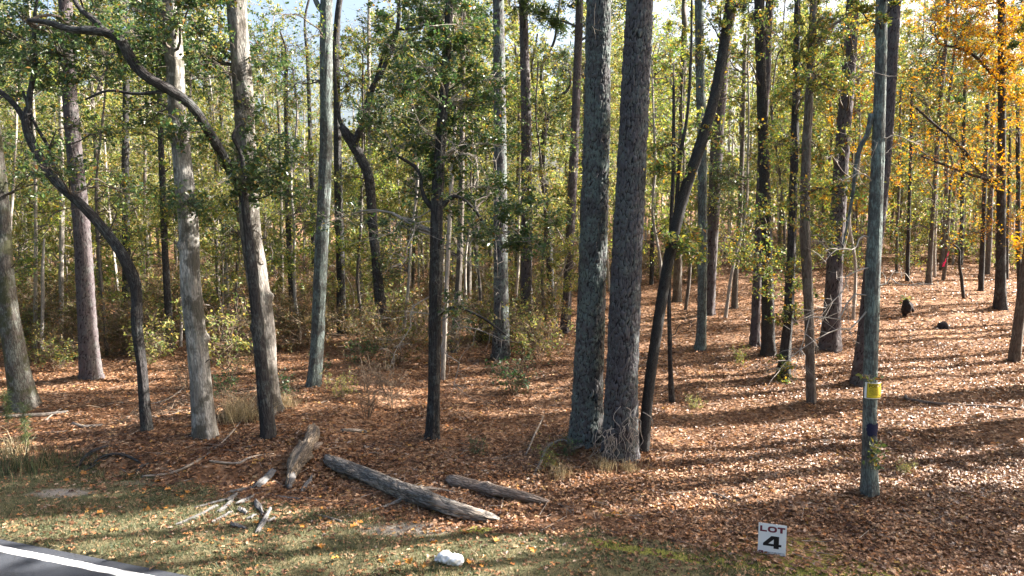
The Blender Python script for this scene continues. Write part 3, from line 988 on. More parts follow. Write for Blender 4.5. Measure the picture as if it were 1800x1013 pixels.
main_tree('oak_tree', 'slim dark stem standing close in front of the stout lit oak', 'tree', [(472, 768, 30), (464, 690, 26), (457, 620, 24), (450, 550, 22), (443, 470, 20), (436, 410, 18), (431, 350, 14), (427, 300, 10)],
          'dark', 106, group=OAKS, top=7.6, upper=None, knots=5, blobs=[(425, 320, 30, 120, -.5), (455, 300, 30, 120, -.5)], dead=[(455, 560, 395, 480, 8, -.5), (460, 650, 420, 560, 4)])
main_tree('lichen_oak_tree', 'tall straight grey trunk with lichen right of the lit oaks', 'tree', [(552, 678, 34), (558, 600, 30), (563, 500, 30), (568, 380, 29), (572, 250, 28), (574, 120, 27), (574, -10, 26)],
          'oak_lichen', 107, ws=.76, sides=36, step=.07, top=19, upper='mix', up_scale=(.75, .75, .8), flare=.4, knots=2, limbs=[[(572, 25, 14), (558, 8, 12), (545, -30, 10)]],
          dead=[(565, 380, 520, 395, 4), (566, 385, 610, 370, 3)], blobs=[(530, 40, 40, 60), (520, 150, 40, 50)])
main_tree('slender_tree', 'dark thin straight trunk just behind the tall lichen grey one', 'tree', [(600, 585, 18), (598, 470, 17), (595, 340, 16), (592, 200, 14), (592, 60, 12), (600, -20, 10)],
          'dark', 108, top=16, upper='mix', up_scale=(.6, .6, .7), blobs=[(600, 390, 35, 120), (590, 130, 35, 40)], leaf='leaf_mix')
main_tree('crooked_tree', 'dark twisted tree with a kinked trunk and bare nest of vines', 'tree', [(678, 604, 24), (668, 530, 22), (660, 450, 19), (654, 370, 18), (648, 310, 19), (632, 275, 20), (612, 240, 19), (600, 222, 12)],
          'dark', 109, top=5, upper=None, knots=6, rough=.02,
          limbs=[[(622, 255, 14), (642, 205, 13), (652, 160, 12), (672, 125, 10), (690, 80, 9), (700, 40, 8), (700, -20, 7)], [(655, 155, 6), (690, 60, 6), (735, 50, 8), (738, 20, 9), (722, -10, 9)], [(606, 232, 8), (596, 205, 7), (590, 150, 6), (585, 60, 5)]],
          blobs=[(640, 200, 50, 200), (690, 90, 55, 260), (620, 310, 40, 150), (700, 170, 45, 200), (660, 60, 45, 120)], dead=[(606, 235, 640, 225, 16), (600, 220, 590, 235, 10)], leaf='leaf_mix')
main_tree('pale_tree', 'thin pale birch-like stem behind the twisted dark tree', 'tree', [(664, 560, 9), (658, 420, 9), (652, 300, 8), (649, 200, 8), (648, 80, 7), (650, -10, 6)],
          'pale_bark', 110, top=14, upper='mix', up_scale=(.5, .5, .6), flare=.1, blobs=[(640, 60, 45, 80)], leaf='leaf_mix')
main_tree('oak_tree', 'dark upright oak in the centre with drooping dead twigs', 'tree', [(760, 770, 29), (763, 690, 25), (764, 600, 24), (766, 500, 26), (767, 420, 25), (769, 330, 24), (774, 250, 21), (780, 170, 18), (786, 70, 15), (790, -10, 13)],
          'dark', 111, sides=36, step=.06, top=13, upper='oak', up_scale=(.55, .55, .6), flare=.5, knots=6, rough=.018, leaf='leaf_oak',
          blobs=[(700, 60, 55, 420), (770, 55, 60, 520), (830, 80, 55, 420), (720, 150, 55, 420), (800, 165, 60, 520), (860, 170, 55, 380), (690, 245, 50, 330), (750, 260, 55, 420), (825, 275, 55, 460), (880, 265, 40, 260), (720, 330, 50, 330), (800, 340, 55, 420), (868, 350, 45, 300), (915, 400, 45, 420, -.9), (935, 425, 30, 240, -.9), (700, 400, 40, 180), (845, 420, 38, 200), (740, 20, 60, 400), (800, 555, 35, 120), (590, 395, 36, 80, .8)],
          limbs=[[(768, 372, 14), (745, 345, 10), (735, 300, 7), (700, 275, 4)], [(768, 372, 12), (800, 345, 9), (835, 370, 6), (860, 410, 4)], [(765, 560, 9), (800, 540, 7), (850, 560, 5), (890, 590, 3)]],
          dead=[(760, 390, 690, 470, 14, -.8), (758, 520, 690, 640, 14, -1.0), (770, 540, 880, 620, 16, -1.0), (775, 300, 730, 200, 14, -.8), (780, 240, 860, 330, 14, -1), (770, 430, 850, 480, 14, -.8), (764, 550, 690, 560, 10, -.6), (765, 580, 830, 700, 12, -.8), (765, 360, 660, 420, 14, -.5)], twig='twig')
main_tree('slender_tree', 'thin pale stem tucked against the dark central oak', 'tree', [(779, 668, 9), (781, 600, 9), (786, 480, 9), (792, 350, 8), (800, 200, 7)], 'pale_bark', 112, top=11, upper=None, flare=.15)
main_tree('slender_tree', 'dark small trunk standing right of the central oak', 'tree', [(797, 618, 19), (803, 540, 14), (808, 450, 12), (811, 330, 11), (813, 200, 10), (816, 0, 9)], 'far_bark', 113, top=15, upper='mix', up_scale=(.6, .6, .6), leaf='leaf_mix', blobs=[(810, 470, 30, 70), (720, 440, 30, 60)])
main_tree('pine_tree', 'pine wrapped in bare vine stems left of centre pair', 'tree', [(881, 628, 36), (881, 560, 31), (880, 440, 28), (879, 300, 26), (878, 150, 23), (876, -10, 21)],
          'pine', 114, cell=MID, sides=56, step=.06, top=22, upper='pine', group=PINES, dead=[(880, 600, 890, 480, 12, -.5), (882, 560, 870, 400, 12, -.5), (882, 480, 880, 330, 10, -.5), (885, 420, 860, 260, 10, -.5)], twig='twig')
main_tree('pine_tree', 'straight pine with ragged dead stub at its foot', 'tree', [(925, 582, 29), (925, 480, 25), (926, 350, 24), (925, 220, 22), (922, 100, 19), (919, -10, 17)],
          'pine_red', 115, ws=.8, cell=MID, sides=56, step=.06, top=22, upper='pine', group=PINES, dead=[(935, 620, 932, 540, 4, -.5)])
main_tree('slender_tree', 'wavy dark tree forking into a small bare crown against the sky gap', 'tree', [(969, 530, 15), (966, 440, 13), (960, 350, 12), (953, 290, 13), (956, 240, 11), (962, 200, 11), (960, 180, 10)],
          'dark', 116, top=5, upper=None, limbs=[[(960, 182, 8), (952, 150, 7), (955, 110, 6), (975, 70, 5), (985, -10, 4)], [(960, 182, 7), (975, 175, 6), (1000, 155, 5), (1003, 125, 4)], [(957, 180, 6), (940, 160, 5), (935, 120, 4), (945, 60, 3)]],
          blobs=[(980, 120, 40, 50), (940, 100, 40, 60)], leaf='leaf_mix', depth=38)
main_tree('pine_tree', 'thin reddish pine left of the two great trunks', 'tree', [(993, 583, 23), (998, 500, 19), (1004, 380, 20), (1010, 250, 19), (1015, 120, 17), (1019, -10, 15)],
          'pine_red', 117, ws=.8, cell=MID, sides=48, step=.07, top=21, upper='pine', group=PINES)
# --- the two great pines and their neighbours
main_tree('pine_tree', 'great lichen grey pine, left of the close pair in the middle', 'tree', [(1031, 772, 70), (1033, 700, 60), (1037, 600, 55), (1041, 480, 53), (1046, 350, 51), (1049, 220, 49), (1051, 100, 47), (1053, -10, 45)],
          'pine', 118, ws=.9, cell=BIG, sides=150, step=.028, top=24, upper='pine', up_scale=(1.1, 1.1, 1), group=PINES, flare=.30, wob=.0, dead=[(1035, 45, 1045, 70, 3, -.6)])
main_tree('pine_tree', 'great purple brown pine, right of the close pair, vine roots at its foot', 'tree', [(1090, 797, 68), (1092, 720, 62), (1096, 600, 57), (1101, 480, 55), (1107, 360, 52), (1113, 240, 50), (1119, 110, 48), (1125, -10, 46)],
          'pine_purple', 119, ws=.96, cell=BIG, sides=150, step=.028, top=25, upper='pine', up_scale=(1.1, 1.1, 1), group=PINES, flare=.22, wob=.0)
main_tree('leaning_tree', 'dark trunk leaning right beside the two great pines', 'tree', [(1131, 792, 27), (1140, 690, 25), (1152, 600, 25), (1168, 500, 25), (1185, 410, 25), (1206, 330, 25), (1233, 250, 25), (1256, 170, 24), (1271, 90, 23), (1284, 0, 21), (1296, -60, 20)],
          'dark', 120, ws=.76, wob=.0, sides=48, step=.05, cell=(.055, .11, .009), top=14, upper='mix', up_scale=(.4, .4, .5), flare=.2, limbs=[[(1188, 372, 9), (1194, 290, 8), (1208, 200, 7), (1215, 100, 6), (1216, 0, 5)], [(1276, 20, 12), (1290, 10, 9), (1310, 12, 6)]],
          blobs=[(1180, 440, 40, 220), (1230, 430, 40, 200), (1160, 300, 35, 130), (1240, 235, 35, 130), (1150, 250, 30, 60)], leaf='leaf_mix')
main_tree('sapling', 'thin dark sapling between the leaning trunk and the clearing', 'sapling', [(1181, 708, 12), (1178, 630, 9), (1176, 540, 8), (1178, 430, 7), (1183, 300, 6), (1185, 150, 5)], 'dark', 121, top=9, upper=None, flare=.15, dead=[(1180, 590, 1215, 560, 3, -.2)], blobs=[(1185, 250, 30, 80), (1180, 120, 40, 120)], leaf='leaf_mix')
main_tree('pine_tree', 'grey pine with slightly swollen foot, first right of the leaning trunk', 'tree', [(1231, 614, 22), (1233, 560, 18), (1235, 430, 18), (1234, 280, 18), (1231, 120, 17), (1228, -10, 16)], 'oak_lichen', 122, sides=32, top=21, upper='pine', up_scale=(.5, .5, .8), group=PINES, blobs=[(1225, 330, 40, 160), (1240, 90, 35, 100), (1255, 30, 40, 120)], leaf='leaf_mix')
main_tree('pine_tree', 'broad shaded pine crossing behind the grey pine with swollen foot', 'tree', [(1246, 552, 22), (1250, 450, 23), (1256, 330, 24), (1264, 200, 24), (1276, 80, 22), (1288, -10, 20)], 'pine_red', 123, sides=40, cell=MID, step=.09, top=23, upper='pine', up_scale=(.5, .5, .8), group=PINES)
main_tree('slender_tree', 'short lit trunk alone in the middle of the leaf floor', 'tree', [(1291, 542, 14), (1293, 490, 11), (1298, 420, 10), (1302, 330, 9), (1306, 200, 8), (1310, 60, 7)], 'far_bark', 124, top=14, upper='mix', up_scale=(.5, .5, .6), blobs=[(1280, 420, 45, 200), (1310, 440, 35, 150)], leaf='leaf_mix')
main_tree('slender_tree', 'stubby trunk behind the leaning dark one', 'tree', [(1190, 530, 17), (1191, 470, 16), (1193, 380, 14), (1197, 240, 12), (1203, 60, 11)], 'far_bark', 125, top=18, upper='mix', up_scale=(.6, .6, .6), blobs=[(1160, 170, 35, 90)], leaf='leaf_mix')
main_tree('pine_tree', 'slim pine standing left of the darker double trunk', 'tree', [(1327, 607, 20), (1329, 540, 17), (1334, 420, 17), (1340, 280, 16), (1348, 130, 15), (1352, -10, 14)], 'pine_red', 126, sides=32, cell=MID, step=.09, top=20, upper='pine', up_scale=(.32, .32, .7), group=PINES)
main_tree('pine_tree', 'dark pine with green leaves hanging across its waist', 'tree', [(1351, 624, 28), (1349, 540, 24), (1347, 420, 21), (1343, 280, 20), (1338, 140, 19), (1334, -10, 19)], 'dark', 127, sides=40, cell=MID, step=.07, top=22, upper='pine', up_scale=(.32, .32, .7), group=PINES,
          blobs=[(1345, 400, 40, 240, -1.2), (1320, 445, 35, 200, -1.2), (1340, 250, 45, 220), (1350, 470, 35, 170, -1.2), (1300, 130, 45, 180), (1355, 60, 45, 200), (1352, 520, 25, 80, -.8)], leaf='leaf_mix')
main_tree('oak_tree', 'ivy clad dark trunk with leafy foot in the clearing', 'tree', [(1377, 660, 26), (1382, 600, 20), (1386, 530, 18), (1391, 430, 16), (1396, 300, 14), (1400, 150, 12), (1402, 0, 10)], 'dark', 128, top=14, upper='mix', up_scale=(.4, .4, .5), knots=6, rough=.03,
          blobs=[(1372, 650, 22, 160, -.3), (1385, 560, 26, 130, -.3), (1390, 480, 35, 170), (1390, 330, 45, 240), (1395, 180, 45, 200), (1375, 250, 40, 160)], leaf='leaf_mix')
main_tree('slender_tree', 'grey brown trunk with mossy foot in front of the clearing', 'tree', [(1426, 707, 20), (1424, 640, 18), (1421, 560, 18), (1418, 470, 20), (1415, 390, 20), (1417, 290, 18), (1421, 190, 16), (1426, 90, 14), (1430, -10, 12)], 'far_bark', 129, sides=32, step=.07, top=14, upper='mix', up_scale=(.45, .45, .6), knots=5, flare=.25,
          blobs=[(1425, 250, 50, 300), (1435, 420, 45, 230), (1405, 480, 35, 130), (1440, 130, 50, 260), (1450, 40, 50, 260), (1470, 330, 40, 180), (1410, 360, 35, 140)], limbs=[[(1430, 95, 7), (1450, 55, 6), (1490, 30, 5), (1525, 8, 4)]], leaf='leaf_mix')
main_tree('pine_tree', 'thick pine with spreading foot behind the pale twigs', 'tree', [(1458, 612, 42), (1462, 560, 34), (1468, 470, 30), (1474, 350, 28), (1484, 220, 26), (1494, 100, 24), (1501, -10, 22)], 'pine_red', 130, sides=56, cell=BIG, step=.07, top=22, upper='pine', up_scale=(.5, .5, .8), group=PINES, flare=.4,
          blobs=[(1470, 270, 45, 200, -2), (1490, 170, 45, 200, -2), (1480, 60, 45, 180, -2)], leaf='leaf_mix')
main_tree('pine_tree', 'dark red pine hiding behind the lichen trunk with the yellow notice', 'tree', [(1511, 672, 34), (1522, 580, 30), (1533, 480, 28), (1546, 360, 26), (1557, 240, 25), (1567, 120, 24), (1573, -10, 23)], 'pine_red', 131, sides=64, cell=MID, step=.05, top=22, upper='pine', up_scale=(.5, .5, .8), group=PINES)
posted = main_tree('lichen_oak_tree', 'blue grey lichen covered trunk carrying the yellow notice and blue paint', 'tree', [(1528, 866, 36), (1528, 800, 29), (1529, 720, 27), (1531, 620, 27), (1534, 500, 28), (1538, 400, 26), (1542, 300, 24), (1546, 180, 22), (1549, 80, 21), (1551, -10, 20)],
          'oak_lichen', 132, sides=56, step=.035, top=12, upper='mix', up_scale=(1, 1, .7), flare=.3, knots=3, rough=.006, lump=.035, wob=0, ubase=.72,
          limbs=[[(1532, 200, 11), (1525, 235, 10), (1512, 260, 9), (1503, 300, 8), (1498, 350, 6), (1488, 400, 4), (1480, 440, 3)]],
          dead=[(1530, 520, 1400, 640, 14, -.4), (1530, 540, 1370, 650, 12, -.6), (1536, 500, 1610, 500, 9, -.4), (1533, 420, 1450, 460, 12, -.5), (1540, 330, 1480, 300, 9, -.4), (1540, 235, 1620, 250, 9, -.3), (1532, 470, 1440, 560, 12, -.5), (1545, 150, 1500, 110, 9, -.3)],
          blobs=[(1525, 665, 8, 8, -.2), (1530, 785, 12, 26, -.25), (1535, 815, 9, 14, -.25)], twig='twig', leaf='leaf_mix')
# --- right: golden trees on the slope
main_tree('maple_tree', 'golden maple on the slope with brown straight trunk', 'tree', [(1757, 542, 24), (1758, 480, 18), (1760, 380, 15), (1760, 260, 14), (1760, 130, 13), (1762, -10, 12)], 'dark', 133, sides=28, top=17, upper='gold', up_scale=(.5, .5, .6), leaf='leaf_gold', ls=.105, dens=1.5,
          limbs=[[(1760, 340, 9), (1725, 305, 8), (1690, 260, 7), (1650, 225, 5), (1610, 190, 4)], [(1759, 145, 8), (1735, 120, 7), (1700, 90, 5), (1650, 78, 4)], [(1758, 320, 8), (1715, 310, 6), (1660, 290, 5), (1620, 275, 3)]],
          blobs=[(1640, 40, 60, 480), (1700, 30, 65, 1000), (1765, 30, 65, 1250), (1740, 90, 60, 1000), (1790, 110, 55, 850), (1700, 110, 50, 480), (1670, 10, 50, 500), (1795, 60, 50, 700), (1780, 170, 50, 400), (1620, 120, 50, 130), (1640, 190, 55, 260), (1690, 220, 60, 330), (1770, 200, 55, 300), (1650, 270, 50, 200), (1720, 290, 50, 220), (1785, 290, 45, 240), (1690, 340, 45, 130), (1760, 370, 50, 220), (1795, 390, 40, 200), (1720, 410, 40, 110)])
main_tree('maple_tree', 'yellow leaved slim maple behind the lichen trunk', 'tree', [(1632, 500, 12), (1637, 430, 9), (1643, 330, 8), (1652, 200, 8), (1662, 80, 7), (1668, -10, 6)], 'far_bark', 134, top=15, upper='mix', up_scale=(.5, .5, .6), leaf='leaf_mix', ls=.13, dens=1.7,
          blobs=[(1600, 60, 50, 200), (1590, 110, 45, 170), (1600, 180, 45, 200), (1610, 250, 50, 240), (1660, 130, 45, 150), (1590, 330, 45, 200), (1640, 350, 45, 180), (1600, 400, 40, 150), (1680, 400, 40, 120), (1580, 270, 35, 140)])
main_tree('slender_tree', 'tan trunk leaning out of frame at the right edge', 'tree', [(1783, 634, 22), (1791, 570, 19), (1800, 500, 19), (1815, 390, 18), (1830, 250, 17)], 'far_bark', 135, sides=32, step=.07, top=13, upper='gold', up_scale=(.7, .7, .6), flare=.25, blobs=[(1790, 440, 35, 150), (1795, 50, 50, 300)], leaf='leaf_gold', ls=.11)
SL = 'slim trunks on the far right slope'
for i_, (pth, lab, brk_) in enumerate([
        ([(1724, 512, 11), (1727, 440, 9), (1731, 340, 8), (1736, 180, 7)], 'dark slim trunk left of the golden maple stem', 'dark'),
        ([(1735, 482, 11), (1738, 420, 10), (1742, 300, 9), (1748, 120, 8)], 'brown trunk right behind the dark slim one by the maple', 'far_bark'),
        ([(1688, 466, 9), (1690, 400, 8), (1693, 280, 7), (1696, 120, 6)], 'thin dark trunk at the top of the leaf slope', 'dark'),
        ([(1643, 488, 6), (1644, 430, 5), (1647, 330, 5), (1650, 200, 4)], 'very thin pale stem beside the yellow slim maple', 'pale_bark'),
        ([(1595, 495, 8), (1597, 420, 7), (1600, 300, 6), (1603, 150, 5)], 'small dark stem just right of the lichen trunk', 'dark'),
        ([(1576, 480, 6), (1577, 420, 5), (1580, 320, 5), (1583, 160, 4)], 'thread thin stem nearest the lichen trunk', 'far_bark'),
        ([(1751, 470, 7), (1753, 400, 6), (1755, 300, 6), (1757, 200, 5)], 'thin stem peeping out behind the golden maple', 'far_bark'),
        ([(1770, 490, 6), (1771, 420, 5), (1773, 320, 5), (1776, 200, 4)], 'thin stem right of the golden maple trunk', 'dark'),
        ([(1792, 515, 9), (1792, 440, 8), (1790, 320, 8), (1788, 150, 7)], 'dark trunk behind the tan leaning one at the edge', 'dark'),
        ([(1694, 525, 6), (1690, 490, 6), (1686, 465, 5), (1687, 440, 4), (1675, 430, 3)], 'bent dead sapling on the open leaf slope', 'dark'),
        ([(1658, 492, 7), (1662, 460, 6), (1665, 420, 5), (1670, 330, 5)], 'thin leaning sapling that carries the pink ribbon', 'far_bark')]):
    main_tree('sapling', lab, 'sapling', pth, brk_, 150 + i_, sides=10, step=.15, top=(3 if i_ == 9 else 11), upper=None, flare=.15, group=SL, leaf='leaf_gold' if i_ % 2 else 'leaf_mix', ls=.14,
              blobs=[] if i_ == 9 else [(pth[-1][0] + 5, pth[-1][1] + 20, 40, 110), (pth[-1][0] - 15, pth[-1][1] + 90, 35, 60)])
# --- left background trunks one can name
ML = 'trunks in the sunlit wood on the left'
for i_, (pth, lab, brk_) in enumerate([
        ([(221, 570, 18), (222, 500, 16), (222, 400, 15), (221, 250, 13), (222, 80, 11)], 'dark trunk seen right of the reddish pine', 'dark'),
        ([(299, 615, 16), (295, 520, 14), (290, 420, 13), (285, 280, 11), (280, 120, 10)], 'dark wavy trunk left of the pale sunlit oak', 'dark'),
        ([(62, 612, 7), (63, 520, 7), (62, 400, 6), (60, 280, 6)], 'pale thin stem between the mossy oak and reddish pine', 'pale_bark'),
        ([(73, 620, 6), (74, 540, 6), (75, 470, 5), (77, 420, 4)], 'short pale broken stem at the bramble edge', 'pale_bark'),
        ([(107, 600, 9), (108, 480, 9), (108, 350, 9), (107, 200, 8), (106, 60, 8)], 'grey stem running close beside the reddish pine', 'pale_bark'),
        ([(393, 520, 11), (392, 430, 10), (390, 300, 9), (388, 150, 8), (386, 20, 7)], 'dark straight trunk between the two pale oaks', 'dark'),
        ([(514, 555, 13), (511, 480, 12), (507, 400, 11), (504, 280, 9), (502, 150, 8)], 'dark trunk left of the tall lichen grey trunk', 'dark'),
        ([(497, 540, 8), (495, 450, 7), (493, 340, 7), (490, 200, 6)], 'thin companion stem beside the dark trunk left of centre', 'far_bark'),
        ([(634, 560, 8), (631, 470, 8), (632, 380, 7), (638, 280, 6), (640, 150, 5)], 'thin dark stem left of the twisted tree', 'dark'),
        ([(724, 545, 8), (727, 450, 7), (731, 350, 7), (735, 200, 6)], 'thin stem left of the central oak', 'far_bark'),
        ([(836, 540, 8), (836, 470, 8), (838, 400, 7), (838, 300, 6), (840, 150, 5)], 'bright thin stem in sun between two pines', 'pale_bark'),
        ([(553, 505, 10), (549, 380, 9), (545, 230, 8), (541, 110, 7), (536, 40, 5), (545, -10, 4)], 'slim bare tree against the pale sky left of the lichen trunk', 'dark'),
        ([(1020, 520, 10), (1022, 420, 9), (1025, 300, 8), (1028, 150, 7)], 'half hidden stem behind the great lichen grey pine', 'far_bark'),
        ([(1145, 500, 9), (1147, 420, 8), (1150, 300, 7), (1152, 100, 6)], 'thin trunk seen between the great pine and leaning one', 'dark')]):
    main_tree('slender_tree', lab, 'tree', pth, brk_, 180 + i_, sides=12, step=.15, top=(4 if i_ == 3 else 15), upper=None, flare=.15, group=ML, leaf='leaf_bright' if i_ % 3 else 'leaf_mix', ls=.115,
              blobs=[] if i_ in (3, 11) else [(pth[-1][0] + dx_, 60 + 52 * k_ + (i_ * 17) % 40, 44 - 2 * k_, 170 - 8 * k_) for k_, dx_ in enumerate((30, -35, 20, -45, 42, -20, 32, -28))])


for i_, (px_, py_, top_, lab) in enumerate([
        (28, 640, 8, 'spindly leafy understory tree behind the mossy oak'), (188, 625, 9, 'spindly leafy understory tree between the reddish pine and the crooked oak foot'),
        (318, 610, 8, 'spindly leafy understory tree just left of the sunlit oak'), (415, 595, 9, 'spindly leafy understory tree between the two pale oaks'),
        (527, 600, 7, 'spindly leafy understory tree left of the tall lichen trunk'), (640, 590, 8, 'spindly leafy understory tree left of the twisted dark tree'),
        (706, 610, 9, 'spindly leafy understory tree right of the twisted dark tree'), (845, 600, 9, 'spindly leafy understory tree left of the vine wrapped pine'),
        (903, 560, 9, 'spindly leafy understory tree between the vine wrapped and straight pines'), (960, 585, 8, 'spindly leafy understory tree right of the straight pine with a stub'),
        (1160, 560, 9, 'spindly leafy understory tree behind the leaning dark trunk'), (1205, 545, 9, 'spindly leafy understory tree left of the grey swollen pine'),
        (1275, 560, 9, 'spindly leafy understory tree right of the grey swollen pine'), (1400, 570, 10, 'spindly leafy understory tree behind the mossy footed trunk'), (1500, 560, 10, 'spindly leafy understory tree left of the hidden dark red pine')]):
    r_ = np.random.default_rng(900 + i_)
    x_ = px_
    pth = []
    for k_ in range(6):
        pth.append((x_, py_ - k_ * (py_ - 60) / 5.5, 7 - k_ * .8)); x_ += r_.normal() * 9
    main_tree('understory_tree', lab, 'tree', pth, 'far_bark' if i_ % 2 else 'pale_bark', 700 + i_, sides=9, step=.16, top=top_ + 3, upper=None, flare=.2, group='understory trees', leaf='leaf_bright' if i_ % 3 else 'leaf_oak', ls=.11,
              blobs=[(px_ + r_.uniform(-55, 55), r_.uniform(70, py_ - 130), r_.uniform(28, 46), r_.uniform(90, 210)) for _ in range(8)])


# ------------------------------------------------------------------ the wood behind: copies of a few kinds
def wood_kind(kind, seed):
    rng = np.random.default_rng(seed)
    H = {'pine': 22, 'tall': 19, 'pale': 17, 'gold': 15, 'bush': 8}[kind]
    P = np.array([(0, 0, -.3), (rng.normal() * .15, rng.normal() * .15, H * .25), (rng.normal() * .35, rng.normal() * .35, H * .5), (rng.normal() * .5, rng.normal() * .5, H * .75), (rng.normal() * .6, rng.normal() * .6, H)])
    S = spline(P, 28)
    r = {'pine': .17, 'tall': .13, 'pale': .075, 'gold': .085, 'bush': .045}[kind]
    t = MB(); tube(t, S, np.linspace(r, r * .25, 28), 9, 0, ridges(.006, .3, 4, seed, .08, 2))
    w, l = MB(), MB()
    if kind == 'pine':
        auto_crown(w, l, S, rng, 12, 22, 22, 3.0, .05, 8, .9, 210, .34, elev=(0, 35), width=.2, up=.2)
        auto_crown(w, l, S, rng, 4, 12, 6, 1.6, .03, 6, .6, 15, .25, width=.2)
    elif kind == 'tall':
        auto_crown(w, l, S, rng, 3.0, 9, 12, 2.4, .03, 9, .9, 180, .16, elev=(-10, 40), top_taper=.1)
        auto_crown(w, l, S, rng, 9, 19, 24, 3.0, .04, 9, 1.0, 240, .17, elev=(0, 50), top_taper=.5)
    elif kind == 'pale':
        auto_crown(w, l, S, rng, 4, 17, 28, 2.2, .02, 8, .9, 150, .15, elev=(0, 50), top_taper=.4)
    elif kind == 'gold':
        auto_crown(w, l, S, rng, 2.2, 15, 30, 2.8, .025, 9, 1.0, 230, .15, elev=(-5, 40), top_taper=.4)
    else:
        auto_crown(w, l, S, rng, .5, 8, 26, 1.9, .02, 8, .8, 210, .13, elev=(-5, 45), top_taper=.5)
    bm_ = {'pine': 'far_bark', 'tall': 'far_bark', 'pale': 'pale_bark', 'gold': 'far_bark', 'bush': 'twig'}[kind]
    lm_ = {'pine': 'needle', 'tall': 'leaf_far', 'pale': 'leaf_far', 'gold': 'leaf_gold', 'bush': 'leaf_far'}[kind]
    return t.mesh('trunk', [M[bm_]], attr=True), w.mesh('twigs', [M['twig']]), l.mesh('crown', [M[lm_]], smooth=False)


KINDS = {k: [wood_kind(k, 300 + 10 * q + v) for v in range(n)] for q, (k, n) in enumerate((('pine', 2), ('tall', 2), ('pale', 2), ('gold', 2), ('bush', 2)))}
WOODTXT = {'pine': ('pine_tree', 'distant pine with high needled crown in the deep wood', 'distant pines'),
           'tall': ('woodland_tree', 'leafy yellow green tree far back in the sunlit wood', 'leafy trees far back'),
           'pale': ('pale_tree', 'thin pale stemmed tree far back in the sunlit wood', 'thin pale trees far back'),
           'gold': ('golden_tree', 'distant golden leaved tree on the right slope', 'distant golden trees'),
           'bush': ('young_tree', 'low leafy young tree filling the space between the trunks', 'young trees between the trunks')}


def wood_tree(kind, x, y, s, rng, label=None, group=None):
    nm, lb, gr = WOODTXT[kind]
    r = empty(nm, (x, y, float(height(x, y))), label or lb, 'tree', group or gr)
    t, w, l = KINDS[kind][rng.integers(0, len(KINDS[kind]))]
    r.rotation_euler = (rng.normal() * .02, rng.normal() * .02, rng.uniform(0, 6.28))
    r.scale = (s * rng.uniform(.9, 1.15), s * rng.uniform(.9, 1.15), s)
    link('trunk', t, r); link('twigs', w, r, None, 'stuff'); link('crown', l, r, None, 'stuff')
    return r


rng = np.random.default_rng(77)
placed = []
want = {'pine': 26, 'tall': 62, 'pale': 70, 'gold': 9, 'bush': 44}
for kind, n in want.items():
    c_ = 0; tries = 0
    while c_ < n and tries < 4000:
        tries += 1
        y0_, y1_ = {'pine': (36, 80), 'tall': (34, 80), 'pale': (30, 72), 'gold': (34, 70), 'bush': (30, 62)}[kind]
        y = math.sqrt(rng.uniform(y0_ ** 2, y1_ ** 2)); u = rng.uniform(-.80, .80)
        px = 900 + u * FPX
        if kind == 'gold' and px < 1480:
            continue
        if kind in ('tall', 'bush') and px > 1560 and y < 50:
            continue
        gap = (425 < px < 690) or (925 < px < 1000)
        if gap and ((kind in ('tall', 'pine') and y < 66) or (kind == 'pale' and rng.random() < .5)):
            continue
        if px > 1120 and y < 46:
            continue
        x = u * y
        if any((x - a) ** 2 + (y - b) ** 2 < 1.6 ** 2 for a, b in placed):
            continue
        placed.append((x, y)); c_ += 1
        wood_tree(kind, x, y, rng.uniform(.8, 1.15), rng)


# far wood that reads as one mass
mb = MB()
n = 190000
ang = rng.uniform(-.78, .78, n); y = rng.uniform(74, 125, n); x = ang * y
hh = 18.5 + 7 * (vnoise(x * .09, y * .05, 51) - .5)
px = 900 + ang * FPX
hh = np.where(((px > 420) & (px < 700)), hh * .75, hh)
z = height(x, y) + rng.random(n) ** .8 * hh
kp = vnoise(x * .22, z * .3, 52) + .5 * vnoise(x * .7, z * .8, 53) > .66
leaves(mb, np.column_stack([x, y, z])[kp], .5, rng, up=.3, width=.7)
link('far_woods', mb.mesh('far_woods', [M['leaf_far']], smooth=False), kind='stuff')
mb = MB()
n = 260
a = rng.uniform(-.78, .78, n); y = rng.uniform(72, 120, n); x = a * y
P0 = np.column_stack([x, y, height(x, y) - .2]); P1 = P0 + np.column_stack([rng.normal(size=n) * .7, rng.normal(size=n) * .7, rng.uniform(13, 21, n)])
sticks(mb, P0, P1, rng.uniform(.07, .16, n), .05)
link('far_woods_stems', mb.mesh('far_woods_stems', [M['pale_bark']]), kind='stuff')


# ------------------------------------------------------------------ undergrowth
def shrub_kind(seed, r, h, nl, ls, lm_, bare=False):
    rng = np.random.default_rng(seed)
    w, l = MB(), MB()
    for b in range(9):
        az = rng.uniform(0, 6.28); f = rng.uniform(.3, 1)
        e = np.array((math.cos(az) * r * f, math.sin(az) * r * f, h * rng.uniform(.55, 1)))
        P = bough(w, np.array((math.cos(az) * .08, math.sin(az) * .08, -.05)), e, .012, rng, sides=4, rise=.15)
        foliage(w, l, P, rng, 12, r * .6, 0 if bare else nl // 9, ls)
    tw = w.mesh('stems', [M['twig_brown']])
    return tw, (None if bare else l.mesh('foliage', [M[lm_]], smooth=False))


